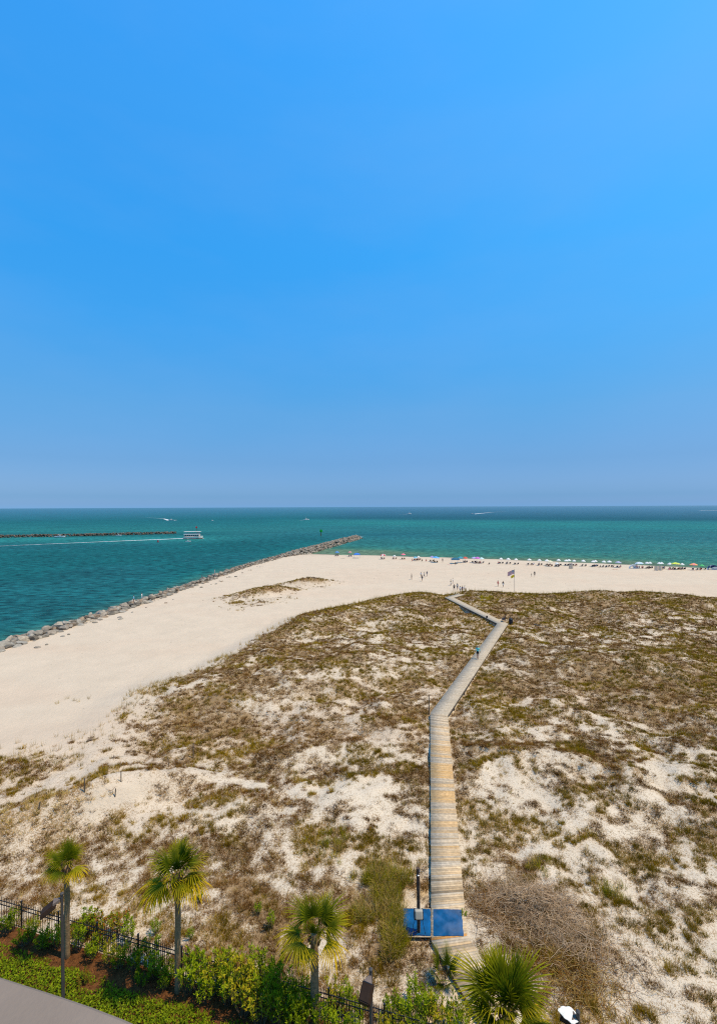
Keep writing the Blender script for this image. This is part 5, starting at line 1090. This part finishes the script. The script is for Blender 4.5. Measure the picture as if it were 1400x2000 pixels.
def palm(px, pyc, d, crown_r, label, lowers, trunk_r=.14, n_young=7, n_mid=13, boots=.7, base_dx=0.0):
    c = at_d(px, pyc, d); base = Vector((c.x + base_dx, d, 1.5)); o = tag(empty('palm_tree', base), label, 'palm', 'cabbage palms by the fence'); H = c.z - 1.5 - .15 * crown_r; s = crown_r / 1.35; rs = random.Random(int(px))
    m = MB(); k = 14; pts = [(-base_dx * (i / k) ** 1.5, .05 * math.sin(i * .9) * i / k, H * i / k) for i in range(k + 1)]; m.tube([(0, 0, -.3)] + pts[1:], [trunk_r * (1.25 if i == 0 else 1.02 - .12 * i / k) * (1 + .05 * (i % 2)) for i in range(k + 1)], 12); m.build('trunk', M_TRUNK, o, True)
    tx = -base_dx; m = MB(); nb = int(46 * boots)
    for i in range(nb):
        a = i * 2.399; t = i / max(1, nb - 1); z = H - boots * (1 - t) * 1.2 + .1; r_ = trunk_r * (.95 + .25 * t)
        q = Matrix.Rotation(a, 3, 'Z'); p = q @ Vector((r_, 0, 0)) + Vector((tx, 0, z)); m.tube([p - Vector((0, 0, .10)), p + q @ Vector((.07, 0, .07)), p + q @ Vector((.13, 0, .19))], [.035, .032, .012], 4)
    m.build('boot_lattice', M_BOOT, o)
    def put(kind, az, pitch, sc):
        f = obj('frond', rs.choice(FR[kind]), o); f.location = Vector((tx, 0, H)) + Matrix.Rotation(az, 3, 'Z') @ Vector((trunk_r * .5, 0, 0))
        f.rotation_euler = (Matrix.Rotation(az, 3, 'Z') @ Matrix.Rotation(-pitch, 3, 'Y') @ Matrix.Rotation(rs.uniform(-.55, .55) * (kind != 'old'), 3, 'X')).to_euler(); f.scale = (s * sc, s * sc * (rs.uniform(.66, 1.0) if kind != 'old' else 1.0), s * sc)
    for i in range(n_young): put('young', i * 2.399 + rs.uniform(-.5, .5), R(rs.uniform(50, 86)), rs.uniform(.72, 1.12))
    for i in range(n_mid):
        if rs.random() > .2: put('mid', i * 2.399 + .7 + rs.uniform(-.5, .5), R(rs.uniform(4, 56)), rs.uniform(.7, 1.14))
    for az, pt, sc in lowers: put('old', R(az), R(pt), sc)
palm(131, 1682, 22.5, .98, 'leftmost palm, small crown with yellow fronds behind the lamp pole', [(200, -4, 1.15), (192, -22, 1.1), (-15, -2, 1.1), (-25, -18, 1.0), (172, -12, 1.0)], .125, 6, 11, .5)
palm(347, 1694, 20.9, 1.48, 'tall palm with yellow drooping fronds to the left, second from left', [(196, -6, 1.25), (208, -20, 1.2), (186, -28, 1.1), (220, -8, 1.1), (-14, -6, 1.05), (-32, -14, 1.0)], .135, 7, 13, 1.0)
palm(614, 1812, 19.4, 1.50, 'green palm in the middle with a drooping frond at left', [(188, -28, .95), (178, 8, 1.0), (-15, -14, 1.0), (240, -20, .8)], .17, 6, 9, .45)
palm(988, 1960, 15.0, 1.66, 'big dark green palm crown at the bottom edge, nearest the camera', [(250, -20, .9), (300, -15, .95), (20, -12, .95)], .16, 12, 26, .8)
# young palmetto without a trunk
p = ground(868, 1912); o = tag(empty('palmetto', p), 'young spiky palmetto below the blue mats, without a trunk', 'palm')
for az, pt, sc, k in [(185, 68, 1.0, 0), (150, 80, 1.0, 1), (-5, 62, 1.0, 0), (20, 50, .85, 1), (200, 45, .8, 0), (80, 70, .9, 1), (270, 40, .8, 0), (-60, 35, .75, 1), (230, 25, .6, 0)]:
    f = obj('frond', FR['young'][k] if sc > .7 else FR['mid'][0], o); f.rotation_euler = (Matrix.Rotation(R(az), 3, 'Z') @ Matrix.Rotation(-R(pt), 3, 'Y')).to_euler(); f.scale = (sc * 1.05, sc * .55, sc * 1.05); f.location = (random.uniform(-.12, .12), random.uniform(-.12, .12), .02)

# ------------------------------------------------------------------ shrubs along the fence
M_STEM = mat('shrub_stem', (.12, .085, .05), .9, .1)
def shrub_meshes(seed, hgt, tone, lush):
    rs = np.random.default_rng(seed); ns = 15; st = MB(); X, Y, Z, D = [], [], [], []
    for i in range(ns):
        a = i * 2.4 + rs.uniform(-.3, .3); r0 = .08; r1 = rs.uniform(.12, .55); h = hgt * rs.uniform(.6, 1.08); p0 = Vector((r0 * math.cos(a), r0 * math.sin(a), 0)); p2 = Vector((r1 * math.cos(a), r1 * math.sin(a), h)); p1 = p0.lerp(p2, .5) + Vector((.08 * math.cos(a), .08 * math.sin(a), -.02))
        st.tube([p0, p1, p2], [.014, .011, .006], 4)
        for k in range(lush):
            t = rs.uniform(.30, 1.0) ** .7; q = p0.lerp(p1, t * 2) if t < .5 else p1.lerp(p2, t * 2 - 1); X.append(q.x + rs.normal(0, .045)); Y.append(q.y + rs.normal(0, .045)); Z.append(q.z + rs.normal(0, .03))
        for k in range(12): X.append(p2.x + rs.normal(0, .025)); Y.append(p2.y + rs.normal(0, .025)); Z.append(p2.z + rs.uniform(-.06, .04))
    n = len(X); col = np.array(tone)[rs.integers(0, len(tone), n)]
    v, f, t = leaves(np.array(X), np.array(Y), np.array(Z), rs.uniform(.09, .19, n), rs.uniform(.032, .056, n), col, .8)
    return st.mesh('stems', M_STEM), np_mesh('foliage', v, f, M_LEAF, t)
LG = [(.20, .27, .005), (.25, .31, .006), (.14, .20, .004), (.31, .34, .008)]; YG = [(.33, .32, .012), (.39, .34, .014), (.24, .26, .010), (.42, .31, .012)]; DG = [(.13, .18, .004), (.18, .23, .005), (.09, .12, .003)]; RG = [(.18, .22, .012), (.22, .2, .012), (.36, .12, .02), (.26, .23, .014)]
SHR = [shrub_meshes(1, 1.5, LG, 24), shrub_meshes(2, 1.25, LG, 26), shrub_meshes(3, 1.55, YG, 25), shrub_meshes(4, 1.35, DG + LG[:1], 27), shrub_meshes(5, 1.1, RG, 20), shrub_meshes(6, .8, DG, 24)]
# px along the picture, metres this side (+) or beyond (-) of the fence, kind, size
SP = [(8, .7, 3, .95), (22, .35, 0, .8), (45, .9, 5, 1.0), (60, .4, 1, .85), (80, .75, 3, .9), (95, .45, 5, 1.0), (112, .5, 0, .95), (150, .35, 0, 1.05), (168, -.6, 0, 1.0), (178, .5, 1, 1.0), (188, -1.0, 4, 1.1), (205, -.5, 4, 1.15), (212, .55, 2, .85), (228, -1.3, 4, 1.0), (232, .5, 3, .95), (248, -.8, 0, .9), (262, .4, 3, 1.0), (275, .8, 5, 1.1), (292, -.35, 1, .85), (300, .45, 0, .9), (318, .8, 3, .75), (330, .3, 1, .8), (365, .7, 0, 1.1), (385, .45, 0, 1.15), (402, .75, 1, 1.05), (412, .35, 2, .95), (432, -.3, 0, 1.0),
      (440, .6, 0, 1.05), (458, .4, 2, 1.25), (472, .9, 2, 1.2), (488, .5, 2, 1.2), (498, -.4, 0, 1.1), (505, 1.1, 2, 1.1), (520, .55, 0, 1.2), (530, -.3, 3, 1.1), (540, .9, 3, 1.25), (555, .5, 3, 1.25), (568, 1.2, 3, 1.2), (580, .6, 3, 1.2), (598, .9, 3, 1.15), (585, -.35, 1, 1.0), (635, .55, 0, .9), (648, -.5, 2, .8), (660, .5, 1, .9), (672, -.4, 0, .95), (690, .6, 0, .8), (700, -.5, 1, .8), (762, -.8, 1, .9), (772, .4, 2, .9), (788, -.5, 0, 1.05), (802, -1.5, 0, .9), (805, .3, 1, .95), (822, -.7, 0, 1.1), (835, -1.5, 1, .85), (840, .2, 3, 1.0), (855, -.6, 2, 1.1), (868, .1, 0, 1.0), (884, -.9, 3, 1.0), (895, -.2, 1, 1.0), (745, .35, 2, .85), (905, -1.2, 2, .7)]
SP.sort()
KN = ['fresh green', 'bright green', 'yellow green', 'dark green', 'reddish green', 'low dark']
cnt = {}
for px, off, k, s in SP:
    if px < 360 and off > 0: s *= .74
    elif px > 640: s *= .82
    else: s *= .9
    u = (px - 700) / F; x = u * (19.1 + .271 * .7) / (1 + .271 * u); y = fence_y(x) - off; x = u * y
    o = empty('shrub', Vector((x, y, max(1.52, hz(x, y)) if off < 0 else 1.56)), random.uniform(0, 6.28)); o.scale = (1.1 * s * random.uniform(.9, 1.15), 1.1 * s * random.uniform(.9, 1.15), 1.08 * s * random.uniform(.85, 1.15)); cnt[k] = cnt.get(k, 0) + 1
    side = 'inside' if off > 0 else 'outside'
    tag(o, '%s leafy shrub just %s the black fence, %s %s shrub from the left' % (KN[k], side, ORD[cnt[k] - 1], KN[k]), 'shrub', 'shrubs along the fence')
    obj('stems', SHR[k][0], o); obj('foliage', SHR[k][1], o)
# small bright plants in the mulch
for i, (px, py, k, s, lab) in enumerate([(165, 1925, 4, .55, 'small orange-tinged plant in the mulch right of the left lamp pole'), (182, 1860, 4, .6, 'reddish little plant in the mulch under the fence shrubs'), (315, 1905, 5, .8, 'grassy dark plant at the foot of the second palm'), (905, 1795, 1, .35, 'small green weed on the sand right of the boardwalk mats'), (390, 1760, 1, .4, 'little green bush on the sand right of the second palm trunk'), (372, 1835, 1, .4, 'little green bush beyond the fence right of the second palm'), (305, 1825, 1, .55, 'olive bush beyond the fence left of the second palm'), (505, 1785, 1, .45, 'lone green sprig on the brown scrub left of the middle palm'), (530, 1815, 0, .55, 'tall green sprout beyond the fence left of the middle palm')]):
    p = ground(px, py); o = empty('small_plant', p, i); o.scale = (s, s, s); tag(o, lab, 'plant'); obj('stems', SHR[k][0], o); obj('foliage', SHR[k][1], o)

# ------------------------------------------------------------------ the balcony the picture is taken from
M_CONC = mat('painted_concrete', (.205, .165, .135), .9, .15, var=.09, vscale=9, bump=.12, bscale=90)
bl = tag(empty('balcony', (0, 0, 22.0)), 'smooth grey balcony ledge at the bottom left corner', 'balcony')
zl = -1.0
EDGE = [at_z(px, py, CAM_Z + zl) for px, py in [(-260, 1818), (0, 1898), (120, 1936), (178, 1955.5), (240, 1979), (290, 2001), (450, 2085), (700, 2240)]]
m = MB(); V = []; n = len(EDGE) - 1
for i in range(n + 1):
    p = EDGE[i]; d = (EDGE[min(i + 1, n)] - EDGE[max(i - 1, 0)]).normalized(); nn = Vector((-d.y, d.x, 0))
    for k, z, in ((0.0, -.9), (0.0, -.012), (-.012, 0), (-.42, 0.0), (-.42, -.9)): V.append(tuple(p + nn * k + Vector((0, 0, z)) - bl.location))
Fc = []
for i in range(n):
    for k in range(4): a = i * 5 + k; Fc.append((a, a + 5, a + 6, a + 1))
m.add(V, Fc); m.build('ledge', M_CONC, bl, False)
m = MB(); m.box((-.5, -4.4, 2.0), (9, .25, 3.2)); m.build('back_wall', M_CONC, bl)
